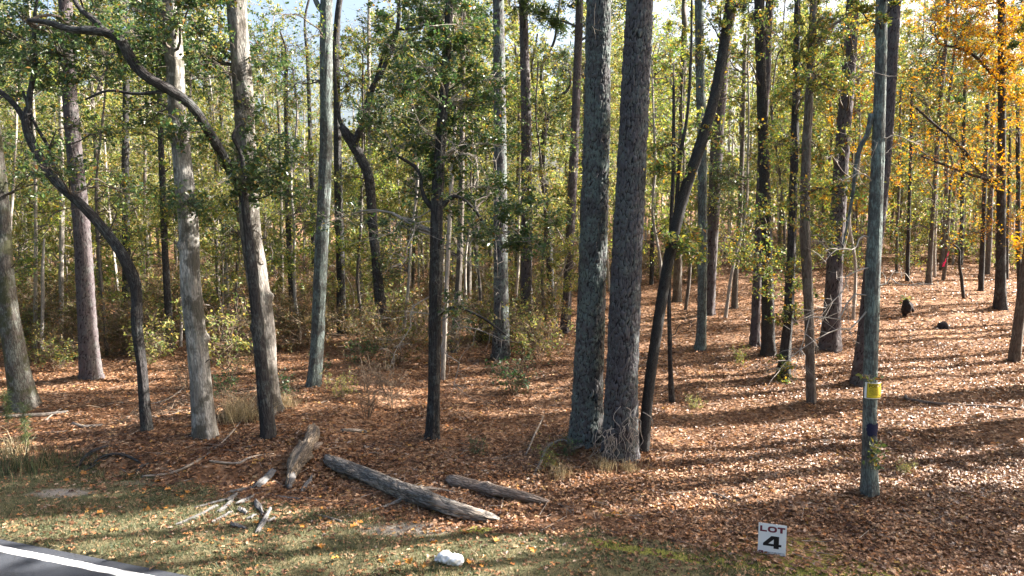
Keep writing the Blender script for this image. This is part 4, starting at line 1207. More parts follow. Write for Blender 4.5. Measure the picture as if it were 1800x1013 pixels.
SH = {'low': [shrub_kind(401, 1.1, 1.5, 1300, .075, 'leaf_low'), shrub_kind(402, 1.3, 1.1, 1300, .075, 'leaf_low')],
      'mix': [shrub_kind(403, .9, 1.7, 800, .10, 'leaf_mix'), shrub_kind(404, 1.0, 1.2, 700, .10, 'leaf_far')],
      'green': [shrub_kind(405, .8, 1.1, 420, .11, 'leaf_green'), shrub_kind(406, .6, .8, 260, .11, 'leaf_green')],
      'bare': [shrub_kind(407, .9, 1.2, 0, .1, 'leaf_low', True)]}


def shrub(kind, p, s, rng, label, group=None, name='shrub'):
    r = empty(name, tuple(p), label, 'shrub', group)
    w, l = SH[kind][rng.integers(0, len(SH[kind]))]
    r.rotation_euler = (0, 0, rng.uniform(0, 6.28)); r.scale = (s, s, s * rng.uniform(.85, 1.2))
    link('stems', w, r, None, 'stuff')
    if l:
        link('foliage', l, r, None, 'stuff')
    return r


rng = np.random.default_rng(88)
c_ = 0
while c_ < 120:
    y = rng.uniform(25.5, 50); u = rng.uniform(-.76, .30); px = 900 + u * FPX
    if px > 1000 and y < 40:
        continue
    x = u * y
    kind = 'low' if rng.random() < .6 else 'mix'
    shrub(kind, (x, y, float(height(x, y))), rng.uniform(.9, 1.5), rng, 'low tangled bush of brown and green leaves in the background undergrowth' if kind == 'low' else 'loose yellow green bush in the background undergrowth',
          'brown tangled bushes' if kind == 'low' else 'yellow green bushes'); c_ += 1
for c_ in range(26):
    y = rng.uniform(44, 60); u = rng.uniform(.22, .74); x = u * y
    shrub('mix', (x, y, float(height(x, y))), rng.uniform(.8, 1.6), rng, 'leafy bush at the top of the leaf covered slope', 'bushes above the slope')
NAMED = [('green', 905, 690, .95, 'green evergreen bush standing in front of the vine wrapped pine'),
         ('green', 640, 640, .9, 'bright green bush with large leaves at the foot of the twisted tree'),
         ('green', 560, 660, .7, 'dark green bush hugging the foot of the tall lichen trunk'),
         ('green', 500, 700, .8, 'green bush between the flared oak and the tall lichen trunk'),
         ('mix', 100, 650, .8, 'pale yellow bush between the mossy oak and reddish pine'),
         ('mix', 260, 640, .7, 'yellow green bush behind the crooked oak'),
         ('low', 420, 660, .6, 'brownish bush between the two pale oaks'),
         ('mix', 600, 700, .5, 'small thin leaved bush on the leaf floor left of centre'),
         ('green', 390, 700, .6, 'small light green bush beside the pale sunlit oak'),
         ('bare', 690, 715, .9, 'bare twiggy bush left of the dark central oak'),
         ('bare', 640, 690, .7, 'bare grey bush near the green large leaved one'),
         ('bare', 330, 690, .7, 'bare bush behind the pale sunlit oak'),
         ('mix', 1300, 645, .35, 'little yellow leaved seedling in the shaded clearing'),
         ('mix', 1218, 720, .28, 'tiny pale leaved plant on the sunlit floor right of the leaning trunk'),
         ('green', 840, 800, .32, 'small dark green cedar seedling before the central oak'),
         ('mix', 1590, 830, .22, 'tuft of light green leaves right of the notice trunk'),
         ('mix', 965, 825, .35, 'small sprig with round pale leaves before the great pines'),
         ('green', 1000, 800, .3, 'low green sprig at the foot of the great lichen pine')]
for px, py, s in [(35, 610, 1.3), (120, 590, 1.4), (200, 600, 1.3), (270, 590, 1.4), (405, 600, 1.3), (720, 600, 1.3), (840, 590, 1.4), (945, 575, 1.2), (645, 735, .8)]:
    shrub('bare', hit(px, py), s, rng, 'BARE', 'bare thickets on the forest floor')
for kind, px, py, s, lab in NAMED:
    shrub(kind, hit(px, py), s, rng, lab)


# ------------------------------------------------------------------ fallen wood on the ground
def lie(px, py, w, lift=.85):
    g = hit(px, py + w * .42)
    r = .5 * w * g[1] / FPX
    return np.array((g[0], g[1] + r * .2, g[2] + r * lift, r))


def fallen(name, label, cat, pix, mat, relief, sides=16, step=.05, group=None, lift=.85, root=None, part=None):
    P = np.array([lie(*q, lift=lift) if len(q) == 3 else lie(*q[:3], lift=q[3]) for q in pix])
    n = max(10, int(np.sum(np.linalg.norm(np.diff(P[:, :3], axis=0), axis=1)) / step))
    S = spline(P, n); S[:, 3] = np.maximum(S[:, 3], .004)
    mb = MB(); tube(mb, S[:, :3], S[:, 3], sides, 0, relief)
    o0 = S[0, :3] if root is None else np.array(root.location)
    o = link(part or name, mb.mesh(name, [M[mat]], attr=True, origin=o0), root, tuple(o0) if root is None else None)
    if root is None:
        tag(o, label, cat, group)
    return o


def rough_log(amp, lump, seed, knots=4, jag=.0):
    base = ridges(amp, 0, 3, seed, lump, knots)

    def f(RR, th, s):
        R2, at = base(RR, th, s)
        strip = vnoise((np.cos(th[None, :]) + 2) * 2.2, (np.sin(th[None, :]) + 2) * 2.2 + s[:, None] * 2.0, seed + 9)
        R2 = R2 - .10 * RR * (strip > .55)          # bark gone here
        return R2, at
    return f


long_log = empty('fallen_log', tuple(lie(578, 812, 24)[:3]), 'long grey fallen log with peeling bark lying across the grass edge', 'log')
fallen('log_body', '', '', [(574, 806, 18), (590, 816, 26), (640, 836, 28), (700, 860, 31), (735, 872, 34), (770, 886, 31), (820, 902, 28), (858, 910, 20), (878, 914, 6)], 'log', rough_log(.012, .07, 3, 5), 28, .035, root=long_log, part='trunk')
fallen('side_branch', '', '', [(742, 862, 10, 2.2), (720, 872, 9, 1.6), (690, 886, 7), (652, 898, 4)], 'weathered', ridges(.003, 0), 8, root=long_log, part='side_branch')
fallen('side_branch', '', '', [(738, 864, 9, 2.0), (770, 862, 6, 1.4), (800, 866, 4)], 'weathered', ridges(.003, 0), 8, root=long_log, part='side_branch')
fallen('fallen_log', 'shorter brown fallen log behind the right end of the long grey one', 'log', [(788, 842, 12), (800, 846, 22), (840, 856, 22), (890, 868, 22), (930, 876, 18), (966, 883, 7)], 'log_brown', rough_log(.010, .09, 5, 4), 22, .035)
snag = empty('broken_log', tuple(lie(516, 850, 20)[:3]), 'gnarled broken log with pale torn end pointing into the wood', 'log')
fallen('broken_log', '', '', [(507, 854, 12), (511, 838, 16), (519, 818, 27), (528, 803, 32), (536, 792, 28), (540, 785, 22), (545, 776, 25), (550, 766, 18, 1.5), (553, 756, 8, 2.6)], 'snag', rough_log(.035, .25, 8, 8), 26, .03, root=snag, part='trunk')
fallen('broken_log', '', '', [(516, 818, 12), (512, 838, 16), (508, 858, 8)], 'slab', rough_log(.01, .15, 9, 2), 10, .04, root=snag, part='bark_sheet')
fallen('broken_log', '', '', [(548, 790, 10), (558, 784, 12), (566, 780, 6)], 'log_brown', rough_log(.01, .15, 19, 2), 10, .04, root=snag, part='stub')


def slab(label, x0, y0, x1, y1, w, seed, mat='slab'):
    rng = np.random.default_rng(seed)
    a, b = hit(x0, y0), hit(x1, y1)
    d = b - a; L_ = np.linalg.norm(d); d /= L_
    s = np.cross(d, (0, 0, 1.)); s /= np.linalg.norm(s); up_ = np.cross(s, d)
    W_ = w * a[1] / FPX * .6
    n, m_ = 10, 5
    t = np.linspace(0, 1, n)[:, None]; c = np.linspace(-1, 1, m_)[None, :]
    prof = .55 + .45 * np.sin(np.clip(t * 1.1 + .05, 0, 1) * math.pi) + (vnoise(t * 6, t * 0 + seed, seed) - .5) * .5
    Lo = t * L_ + (vnoise(c * 3 + 5, c * 0 + seed, seed) - .5) * .12 * (np.abs(t - .5) > .3)
    side = c * W_ * prof + .18 * W_ * np.sin(t * 5 + seed)
    hz = .018 + .02 * rng.random() + W_ * .45 * (1 - c ** 2) + .03 * np.sin(t * 3.1 + seed) * L_ + (vnoise(t * 9, c * 2 + seed, seed) - .5) * .02
    T = a + Lo[..., None] * d + side[..., None] * s + hz[..., None] * up_
    Bt = T - up_ * (.014 + .006 * rng.random())
    V = np.concatenate([T.reshape(-1, 3), Bt.reshape(-1, 3)])
    i = np.arange(n - 1)[:, None] * m_; j = np.arange(m_ - 1)[None, :]
    Q1 = np.stack([i + j, i + j + 1, i + m_ + j + 1, i + m_ + j], -1).reshape(-1, 4)
    k = n * m_
    rim = list(range(m_)) + [m_ * q + m_ - 1 for q in range(1, n)] + list(range(n * m_ - 2, (n - 1) * m_ - 1, -1)) + [m_ * q for q in range(n - 2, 0, -1)]
    Q3 = [(rim[q], rim[(q + 1) % len(rim)], k + rim[(q + 1) % len(rim)], k + rim[q]) for q in range(len(rim))]
    mb = MB(); mb.add(V, None, np.vstack([Q1, Q1[:, ::-1] + k, np.array(Q3)]))
    o = link('bark_strip', mb.mesh('bark_strip', [M[mat]], origin=a, smooth=False), None, tuple(a))
    return tag(o, label, 'bark', 'bark strips scattered on the grass')


for q, (lab, *g) in enumerate([
        ('longest pale bark strip, pointing to the road at the left of the scatter', 313, 923, 378, 893, 8),
        ('thin bark strip just above the longest pale strip', 346, 893, 396, 882, 5),
        ('pale jagged bark piece in the middle of the scatter', 384, 901, 410, 882, 9),
        ('short bark piece stacked behind the pale jagged one', 398, 884, 418, 870, 9),
        ('broad flat bark piece at the upper left of the scatter', 402, 868, 444, 859, 11),
        ('slanting grey bark strip right of the pale jagged piece', 416, 889, 453, 869, 9),
        ('largest weathered slab, propped below the gnarled broken log', 450, 860, 477, 830, 18),
        ('dark edged strip below the pale jagged piece', 372, 920, 404, 903, 7),
        ('pale bark strip standing out nearest the road on the right', 453, 936, 476, 898, 10),
        ('crooked little bark piece above the right hand pale strip', 450, 882, 462, 907, 8),
        ('small dark bark flake at the near edge of the scatter', 406, 923, 431, 930, 7),
        ('small square bark flake between the strips', 421, 897, 434, 905, 9),
        ('tiny bark flake touching the right hand pale strip', 470, 919, 482, 911, 7),
        ('narrow slab leaning beside the gnarled broken log', 531, 864, 549, 839, 9),
        ('thin bark strip lying towards the long grey log', 487, 874, 527, 882, 6),
        ('bark crumb on the grass below the broad flat piece', 436, 914, 447, 908, 6)]):
    slab(lab, *g, 500 + q)

for lab, mat, pts in [
        ('long thin pale branch running from the bank up to the pale oak foot', 'weathered', [(250, 838, 6), (300, 832, 6), (345, 812, 6), (385, 783, 5), (415, 752, 4, 1.5), (447, 712, 3, 2)]),
        ('crooked pale branch lying left of the gnarled broken log', 'weathered', [(368, 811, 6), (415, 815, 6), (436, 806, 5), (455, 801, 4), (482, 798, 3)]),
        ('pale log lying across the foot of the mossy oak', 'weathered', [(5, 733, 9), (50, 731, 10), (90, 728, 9), (120, 724, 6)]),
        ('short curved branch on the leaves right of the mossy oak', 'weathered', [(128, 745, 9), (145, 750, 8), (180, 748, 6)]),
        ('thin slanting stick beside the mossy oak foot', 'weathered', [(78, 740, 4), (95, 728, 4, 1.6), (109, 719, 3, 2)]),
        ('long dark branch lying on the sunny slope right of the notice', 'log_brown', [(1592, 699, 10, 1.4), (1600, 703, 8), (1660, 711, 7), (1730, 714, 6), (1796, 718, 5)]),
        ('short grey stick on the leaves above the white lot sign', 'weathered', [(1243, 866, 5), (1262, 870, 7), (1283, 879, 4)]),
        ('dark short log on shaded leaves left of the central oak', 'log', [(600, 757, 9), (625, 757, 9), (645, 760, 6)]),
        ('grey stick in the grass below the left end of the long log', 'weathered', [(560, 905, 4), (580, 911, 6), (601, 917, 4)]),
        ('thin branch slanting behind the crooked oak foot', 'weathered', [(262, 712, 4, 1.5), (295, 703, 4, 1.5), (325, 682, 3, 2)]),
        ('curved grey dead branch left of the great lichen pine foot', 'weathered', [(935, 842, 6), (950, 815, 7, 1.4), (962, 790, 7, 2), (985, 776, 6, 1.5), (1005, 778, 4)]),
        ('grey root like branch lying in front of the great lichen pine', 'weathered', [(1003, 792, 8), (1022, 786, 8, 1.3), (1045, 783, 8, 1.3), (1062, 786, 5)]),
        ('bare pale branch bent upright beside the great lichen pine', 'weathered', [(925, 800, 5), (938, 772, 5, 3), (948, 755, 4, 6), (955, 742, 3, 9)])]:
    fallen('fallen_branch', lab, 'branch', [(q[0], q[1], q[2] * .75, *q[3:]) for q in pts], mat, ridges(.004, 0, 3, 4, .12, 3), 9, .05, 'fallen branches on the ground')
for lab, pts in [('thick root sticking out of the bank above the grass', [(136, 822, 6), (150, 806, 9, 1.5), (172, 794, 9, 2), (197, 784, 6)]),
                 ('curved root arching over the hollow in the bank', [(158, 818, 5), (180, 806, 7, 2), (205, 801, 8, 2), (228, 805, 7, 1.5), (247, 814, 4)]),
                 ('short root end at the right of the bank hollow', [(240, 832, 7), (250, 822, 8, 1.4), (262, 814, 5)]),
                 ('thin straight root low in the bank hollow', [(150, 828, 4), (172, 815, 5, 1.4), (198, 800, 4, 1.4)])]:
    fallen('exposed_root', lab, 'root', [(q[0], q[1], q[2] * .7, *q[3:]) for q in pts], 'dark', ridges(.004, 0, 3, 6, .12, 3), 9, .05, 'roots bared in the bank')

# dead vine hanging on the foot of the right great pine
rng = np.random.default_rng(61)
vb = hit(1090, 800)
mb = MB()
Yv = vb[1]
front = Yv - .52
for k in range(34):
    sx = rng.choice([rng.normal(1110, 7), rng.normal(1072, 10)]); sy = rng.uniform(712, 752) if sx > 1090 else rng.uniform(740, 770)
    pts = []
    x_, y_ = sx, sy
    for q in range(7):
        dd = front + .10 * abs(x_ - 1090) / 30 + rng.normal() * .03 - .05 * q / 6
        pts.append(at_depth(x_, y_, dd))
        x_ += rng.normal() * 6 + (-1.5 if sx < 1090 else .5); y_ += rng.uniform(4, 15)
    pts = np.array(pts)
    pts[:, 2] = np.maximum(pts[:, 2], height(pts[:, 0], pts[:, 1]) + .01)
    S = spline(pts, 16)
    tube(mb, S, np.linspace(rng.uniform(.006, .013), .003, 16), 5, caps=False)
v = link('dead_vine', mb.mesh('dead_vine', [M['twig']], origin=vb), None, tuple(vb))
tag(v, 'tangle of pale dead vine clinging to the foot of the purple brown pine', 'vine')

# dark stumps on the slope
p0 = hit(1590, 557); sc_ = .8 * p0[1] / FPX
st = empty('burnt_stump', tuple(p0), 'small black burnt stump with a pale leafy top on the open slope', 'stump')
mb = MB()
S = spline(np.array([(0, 0, -.1, 4 * sc_), (-1 * sc_, 0, 6 * sc_, 4 * sc_), (0, 0, 13 * sc_, 10 * sc_), (3 * sc_, 0, 24 * sc_, 10 * sc_), (1 * sc_, 0, 33 * sc_, 6 * sc_), (3 * sc_, 0, 40 * sc_, 2 * sc_)]), 20)
tube(mb, S[:, :3], S[:, 3], 16, 0, rough_log(.05, .45, 31, 7))
link('trunk', mb.mesh('trunk', [M['charred']], attr=True), st)
mb = MB(); tube(mb, spline(np.array([(4, 0, 18.), (12, -2, 20), (18, -2, 12)]) * sc_, 8), np.linspace(5, 3, 8) * sc_, 9)
link('stub', mb.mesh('stub', [M['charred']]), st)
ml = MB(); leaves(ml, rng.normal(size=(26, 3)) * np.array((6, 5, 4)) * sc_ + np.array((2, -3, 40)) * sc_, .16, rng)
link('sprout', ml.mesh('sprout', [M['leaf_mix']], smooth=False), st, None, 'stuff')
p0 = hit(1657, 577); sc_ = p0[1] / FPX
mb = MB()
S = spline(np.array([(0, 0, -.1, 14 * sc_), (0, 0, 4 * sc_, 11 * sc_), (1 * sc_, 0, 9 * sc_, 7 * sc_), (1 * sc_, 0, 12 * sc_, 2 * sc_)]), 12)
tube(mb, S[:, :3], S[:, 3], 14, 0, rough_log(.03, .25, 33, 2))
tag(link('low_stump', mb.mesh('low_stump', [M['charred']], attr=True), None, tuple(p0)), 'low rotten brown stump on the slope right of the burnt one', 'stump')

# pink ribbon on the leaning sapling
pb = hit(1658, 492); Yr = pb[1] - .06
pts = [(1667, 444), (1666, 449), (1663, 454), (1662, 460), (1659, 464), (1658, 469)]
c3 = np.array([at_depth(a, b_, Yr - .05 * q) for q, (a, b_) in enumerate(pts)])
w_ = np.array([1.4, 2.0, 2.2, 2.5, 2.2, 1.8]) * Yr / FPX
mb = MB(); V = []
for q in range(6):
    o = np.array((w_[q] * math.cos(q * .5), w_[q] * math.sin(q * .5), .02 * math.sin(q * 2)))
    V += [c3[q] - o, c3[q] + o]
mb.add(np.array(V), None, [(2 * q, 2 * q + 1, 2 * q + 3, 2 * q + 2) for q in range(5)])
knot = at_depth(1668, 443, Yr)
ang = np.linspace(0, 2 * math.pi, 9)
tube(mb, np.array([knot + np.array((.06 * math.cos(t) , .09 * math.sin(t) + .06, .02 * math.sin(2 * t))) for t in ang]), np.full(9, .018), 6)
tag(link('marking_ribbon', mb.mesh('marking_ribbon', [M['pink']], origin=knot), None, tuple(knot)), 'bright pink ribbon tied to a thin sapling high on the slope', 'ribbon')


# ------------------------------------------------------------------ the two signs
def text_mesh(txt, size, bold=0.0):
    cu = bpy.data.curves.new('lettering', 'FONT')
    cu.body = txt; cu.size = size; cu.offset = bold; cu.resolution_u = 3
    o = bpy.data.objects.new('lettering', cu)
    COL.objects.link(o)
    bpy.context.view_layer.update()
    me = bpy.data.meshes.new_from_object(o.evaluated_get(bpy.context.evaluated_depsgraph_get()))
    bpy.data.objects.remove(o); bpy.data.curves.remove(cu)
    co = np.empty(len(me.vertices) * 3); me.vertices.foreach_get('co', co)
    return me, co.reshape(-1, 3)


def fit_text(txt, u0, u1, v0, v1, bold, warp, mat, name, parent):
    me, co = text_mesh(txt, 1.0, bold)
    lo, hi = co.min(0), co.max(0)
    u = u0 + (co[:, 0] - lo[0]) / (hi[0] - lo[0]) * (u1 - u0)
    v = v0 + (co[:, 1] - lo[1]) / (hi[1] - lo[1]) * (v1 - v0)
    me.vertices.foreach_set('co', warp(u, v).ravel().astype(np.float32)); me.update()
    me.materials.clear(); me.materials.append(mat); me.name = name
    return link(name, me, parent)


sb = hit(1356, 977)
sk = sb[1] / FPX
SW, SH_ = 48.5 * sk, 57.5 * sk
sign = empty('lot_sign', tuple(sb), 'white lot sign reading LOT 4 standing at the grass edge', 'sign')
sign.rotation_euler = (RAD(-3), RAD(.5), RAD(-17))
bz = .012
mb = MB()
X0, X1 = -SW / 2, SW / 2


def box(mb, x0, x1, y0, y1, z0, z1):
    V = [(x, y, z) for z in (z0, z1) for y in (y0, y1) for x in (x0, x1)]
    mb.add(V, None, [(0, 2, 3, 1), (4, 5, 7, 6), (0, 1, 5, 4), (2, 6, 7, 3), (0, 4, 6, 2), (1, 3, 7, 5)])


box(mb, X0, X1, 0, .006, bz, bz + SH_)
link('panel', mb.mesh('panel', [M['sign_white']], smooth=False), sign)
for sx in (-.27, .27):
    mb = MB(); tube(mb, np.array([(sx * SW, .010, -.18), (sx * SW, .010, SH_ * .75)]), [.0035, .0035], 8)
    link('wire_stake', mb.mesh('wire_stake', [M['steel']]), sign)


def on_panel(u, v):
    return np.column_stack([X0 + np.asarray(u) * SW, np.full(len(u), -.0025), bz + np.asarray(v) * SH_])


def polys(name, plist, mat):
    mb = MB()
    for pl in plist:
        P = on_panel([a for a, _ in pl], [b for _, b in pl])
        n = len(P)
        if n == 4:
            mb.add(P, None, [(0, 1, 2, 3)])
        else:
            mb.add(P, [(0, q, q + 1) for q in range(1, n - 1)])
    return link(name, mb.mesh(name, [M[mat]], smooth=False), sign)


polys('lettering', [[(.055, .735), (.13, .735), (.13, .92), (.055, .92)], [(.13, .735), (.30, .735), (.30, .785), (.13, .785)]], 'maroon')
ring = []
for q in range(24):
    t0, t1 = q / 24 * 2 * math.pi, (q + 1) / 24 * 2 * math.pi

    def se(t, a, b, p_=.8):
        return (.495 + a * math.copysign(abs(math.cos(t)) ** p_, math.cos(t)), .8275 + b * math.copysign(abs(math.sin(t)) ** p_, math.sin(t)))
    ring.append([se(t0, .085, .05), se(t0, .165, .098), se(t1, .165, .098), se(t1, .085, .05)])
polys('lettering', ring, 'maroon')
polys('lettering', [[(.68, .87), (.95, .87), (.95, .92), (.68, .92)], [(.77, .735), (.86, .735), (.86, .87), (.77, .87)]], 'maroon')
polys('number', [[(.18, .36), (.37, .36), (.56, .515), (.56, .615), (.47, .615)], [(.56, .215), (.745, .215), (.745, .615), (.56, .615)],
                 [(.18, .285), (.56, .285), (.56, .36), (.18, .36)], [(.745, .285), (.835, .285), (.835, .36), (.745, .36)]], 'black')
polys('logo', [[(.03, .02), (.075, .02), (.075, .115), (.03, .115)], [(.075, .085), (.125, .085), (.125, .115), (.075, .115)], [(.125, .055), (.20, .055), (.20, .115), (.125, .115)], [(.075, .02), (.11, .02), (.11, .05), (.075, .05)], [(.165, .02), (.20, .02), (.20, .055), (.165, .055)]], 'maroon')
fit_text('ROBINSON PROPERTIES', .225, .97, .068, .098, .012, on_panel, M['navy'], 'lettering', sign)
fit_text('FORESTRY & INVESTMENTS, INC', .225, .96, .030, .052, .006, on_panel, M['navy'], 'lettering', sign)

# yellow notice bent round the lichen trunk
TB = TREE_AT[132]
Yt = TB[1]
cpos = at_depth(1530.2, 684, Yt)
cpos[2] -= 0
rt = .5 * 27 * Yt / FPX
z00 = at_depth(1528, 866, Yt)[2]
kk = Yt / FPX
notice = empty('posted_notice', tuple(cpos), 'yellow POSTED notice wrapped round the lichen covered trunk', 'sign')
NW, NH = 2.45, 29 * kk      # angle covered, height


def on_trunk(lift):
    def f(u, v):
        u = np.asarray(u, float); v = np.asarray(v, float)
        a = (u - .5) * NW + .12
        r = rt + .016 + lift + .020 * sstep(.75, 1.0, u) + .008 * sstep(.15, 0, u) + .004 * np.sin(u * 9 + v * 3)
        return np.column_stack([r * np.sin(a), -r * np.cos(a), (v - .5) * NH])
    return f


def patch_mesh(name, u0, u1, v0, v1, lift, mat):
    n, m_ = 28, 8
    U, V_ = np.meshgrid(np.linspace(u0, u1, n), np.linspace(v0, v1, m_))
    P = on_trunk(lift)(U.ravel(), V_.ravel())
    i = np.arange(m_ - 1)[:, None] * n; j = np.arange(n - 1)[None, :]
    mb = MB(); mb.add(P, None, np.stack([i + j, i + j + 1, i + n + j + 1, i + n + j], -1).reshape(-1, 4))
    return link(name, mb.mesh(name, [M[mat]]), notice)


patch_mesh('panel', 0, 1, 0, 1, 0, 'sign_white')
patch_mesh('yellow_field', .10, .96, .035, .955, .002, 'yellow')
for (a_, b_, c_, d_) in ((.115, .945, .905, .925), (.115, .945, .055, .07), (.115, .125, .07, .905), (.935, .945, .07, .905)):
    patch_mesh('border', a_, b_, c_, d_, .0035, 'black')
for txt, u0, u1, v0, v1, bo in (('POSTED', .19, .90, .70, .875, .022), ('PRIVATE PROPERTY', .24, .84, .60, .65, .012), ('HUNTING, FISHING, TRAPPING', .18, .88, .50, .55, .012),
                                ('OR TRESPASSING FOR ANY', .20, .86, .42, .47, .012), ('PURPOSE IS STRICTLY', .24, .84, .34, .39, .012), ('FORBIDDEN', .30, .76, .26, .31, .012), ('VIOLATORS WILL BE PROSECUTED', .18, .88, .18, .22, .008)):
    fit_text(txt, u0, u1, v0, v1, bo, on_trunk(.0045), M['black'], 'lettering', notice)

# blue paint blaze on the same trunk
bc = at_depth(1528.3, 752, Yt)
r_b = .5 * 27.6 * Yt / FPX
n, m_ = 16, 24
U, V_ = np.meshgrid(np.linspace(-.75, .62, n), np.linspace(-.5, .5, m_))
rag = (vnoise(V_ * 9, U * 0, 71) - .5) * .5
a_ = U * (1 + rag * .5)
vv = V_ * 21 * kk * (1 + (vnoise(U * 4, V_ * 0, 72) - .5) * .5)
rr = r_b + .012 + (vnoise(U * 9, V_ * 26, 73) - .5) * .006
V3 = np.stack([rr * np.sin(a_), -rr * np.cos(a_), vv], -1).reshape(-1, 3)
i = np.arange(m_ - 1)[:, None] * n; j = np.arange(n - 1)[None, :]
mb = MB(); mb.add(V3, None, np.stack([i + j, i + j + 1, i + n + j + 1, i + n + j], -1).reshape(-1, 4))
link('paint_mark', mb.mesh('paint_mark', [M['blue_paint']]), posted, tuple(bc - TB))

# white plastic bag on the verge
pb = hit(789, 990); k_ = .92 * pb[1] / FPX
bag = empty('plastic_bag', tuple(pb), 'crumpled white plastic bag lying on the grass verge', 'bag')
prof = np.array([(-28, 2, 2.5), (-25, 4, 5), (-22, 5, 4.5), (-17, 8, 8.5), (-9, 10, 11), (-2, 9.5, 10.5), (4, 8.5, 10), (10, 8, 10.5), (18, 7, 10), (24, 5.5, 8.5), (29, 3, 4)]) * k_
S = spline(np.column_stack([prof[:, 0], -prof[:, 0] * .18, prof[:, 1], prof[:, 2]]), 46)


def crumple(RR, th, s):
    a = th[None, :]; ss = s[:, None] / k_
    f = 1 + .6 * (vnoise((np.cos(a) + 2) * 1.6 + ss * .08, (np.sin(a) + 2) * 1.6 + ss * .10, 81) - .5) + .3 * np.abs(np.sin(a * 2.5 + ss * .22 + 2 * vnoise(ss * .2, a * 0, 82))) - .1
    return RR * f, np.zeros(f.shape + (4,))


mb = MB(); tube(mb, S[:, :3], S[:, 3], 30, 0, crumple)
me = mb.mesh('body', [M['white_plastic']], attr=True)
link('body', me, bag)
for dz, dx in ((5, -4), (3, 1)):
    mb = MB()
    pts = spline(np.array([(-24, 3, 7), (-25 + dx * .4, 2, 9 + dz * .6), (-24 + dx, 1, 10 + dz)], float) * k_, 8)
    tube(mb, pts, np.linspace(2.2, .8, 8) * k_, 7)
    link('handle', mb.mesh('handle', [M['white_plastic']]), bag)

# ------------------------------------------------------------------ bright single leaves on the verge
rng = np.random.default_rng(91)
leaf_meshes = []
for q in range(3):
    mb = MB(); leaves(mb, np.zeros((1, 3)), .15, rng, width=.85, up=.97, fold=.2, five=True)
    leaf_meshes.append(mb.mesh('fallen_leaf', [M['orange_leaf']], smooth=False))
spots = [(82, 822), (140, 834), (150, 845), (112, 846), (235, 836), (272, 850), (318, 874), (330, 870), (300, 862), (295, 896), (265, 897), (155, 898), (170, 905), (312, 874), (385, 925), (455, 922), (475, 932), (535, 930), (575, 920), (566, 967), (568, 895),
         (627, 922), (655, 896), (680, 905), (725, 922), (718, 943), (765, 938), (820, 940), (858, 905), (870, 955), (920, 960), (940, 975), (825, 995), (705, 995), (720, 985), (750, 998), (850, 1000), (628, 925), (770, 955), (1055, 970), (1310, 950), (1075, 905), (1110, 860), (1026, 840), (805, 858), (760, 890), (598, 985), (668, 985)]
for q, (px, py) in enumerate(spots):
    g = hit(px, py)
    o = link('fallen_leaf', leaf_meshes[q % 3], None, (g[0], g[1], g[2] + .03))
    o.rotation_euler = (rng.normal() * .25, rng.normal() * .25, rng.uniform(0, 6.28))
    s = rng.uniform(.7, 1.1); o.scale = (s, s, s)
    tag(o, 'single bright orange leaf lying on the grass verge' if gmask(g[0], g[1])[0] < 0 else 'single bright orange leaf lying on the brown leaf litter', 'leaf', 'bright leaves on the verge' if gmask(g[0], g[1])[0] < 0 else 'bright leaves on the litter')

# dry grass tufts
def tuft(seed, n, h, spread, mat):
    rng = np.random.default_rng(seed)
    mb = MB()
    b0 = rng.normal(size=(n, 3)) * np.array((spread, spread, 0)); hh = h * rng.uniform(.5, 1.1, n)
    dr = rng.normal(size=(n, 2)) * .35
    mid = b0 + np.column_stack([dr[:, 0] * hh * .5, dr[:, 1] * hh * .5, hh * .65])
    tip = b0 + np.column_stack([dr[:, 0] * hh * 1.5, dr[:, 1] * hh * 1.5, hh * .95])
    a = rng.uniform(0, 6.28, n); o = np.column_stack([np.cos(a), np.sin(a), 0 * a]) * .006
    V = np.stack([b0 - o, b0 + o, mid + o * .7, mid - o * .7, tip], 1)
    base = (np.arange(n) * 5)[:, None, None]
    mb.add(V.reshape(-1, 3), (base + np.array([[0, 1, 2], [0, 2, 3], [3, 2, 4]])[None]).reshape(-1, 3))
    return mb.mesh('blades', [M[mat]], smooth=False)


TF = [tuft(601, 160, .8, .22, 'dry'), tuft(602, 120, .55, .25, 'dry'), tuft(603, 150, .4, .3, 'grass')]
for k, px, py, s, lab in [(0, 428, 735, 1.0, 'tall pale dry grass tuft between the two pale oaks'), (0, 408, 742, .8, 'pale dry grass tuft right beside the sunlit oak foot'), (1, 445, 738, .9, 'dry grass tuft touching the stout oak base'),
                          (1, 505, 715, .8, 'dry grass tuft right of the stout oak base'), (1, 1062, 825, .6, 'pale grass wisps before the purple brown pine'), (1, 1105, 828, .5, 'pale grass wisps right of the vine tangle'), (2, 30, 822, 1.3, 'rank green grass clump at the left end of the bank'),
                          (2, 75, 825, 1.2, 'second green grass clump beside the bank hollow'), (1, 20, 800, 1.0, 'yellowing grass clump behind the rank green one'), (1, 985, 838, .6, 'thin straw tuft left of the vine tangle'), (2, 640, 912, .5, 'small grass tuft under the long log')]:
    p0 = hit(px, py)
    r = empty('grass_tuft', tuple(p0), lab, 'grass')
    r.scale = (s, s, s); r.rotation_euler = (0, 0, rng.uniform(0, 6.28))
    link('blades', TF[k], r, None, 'stuff')
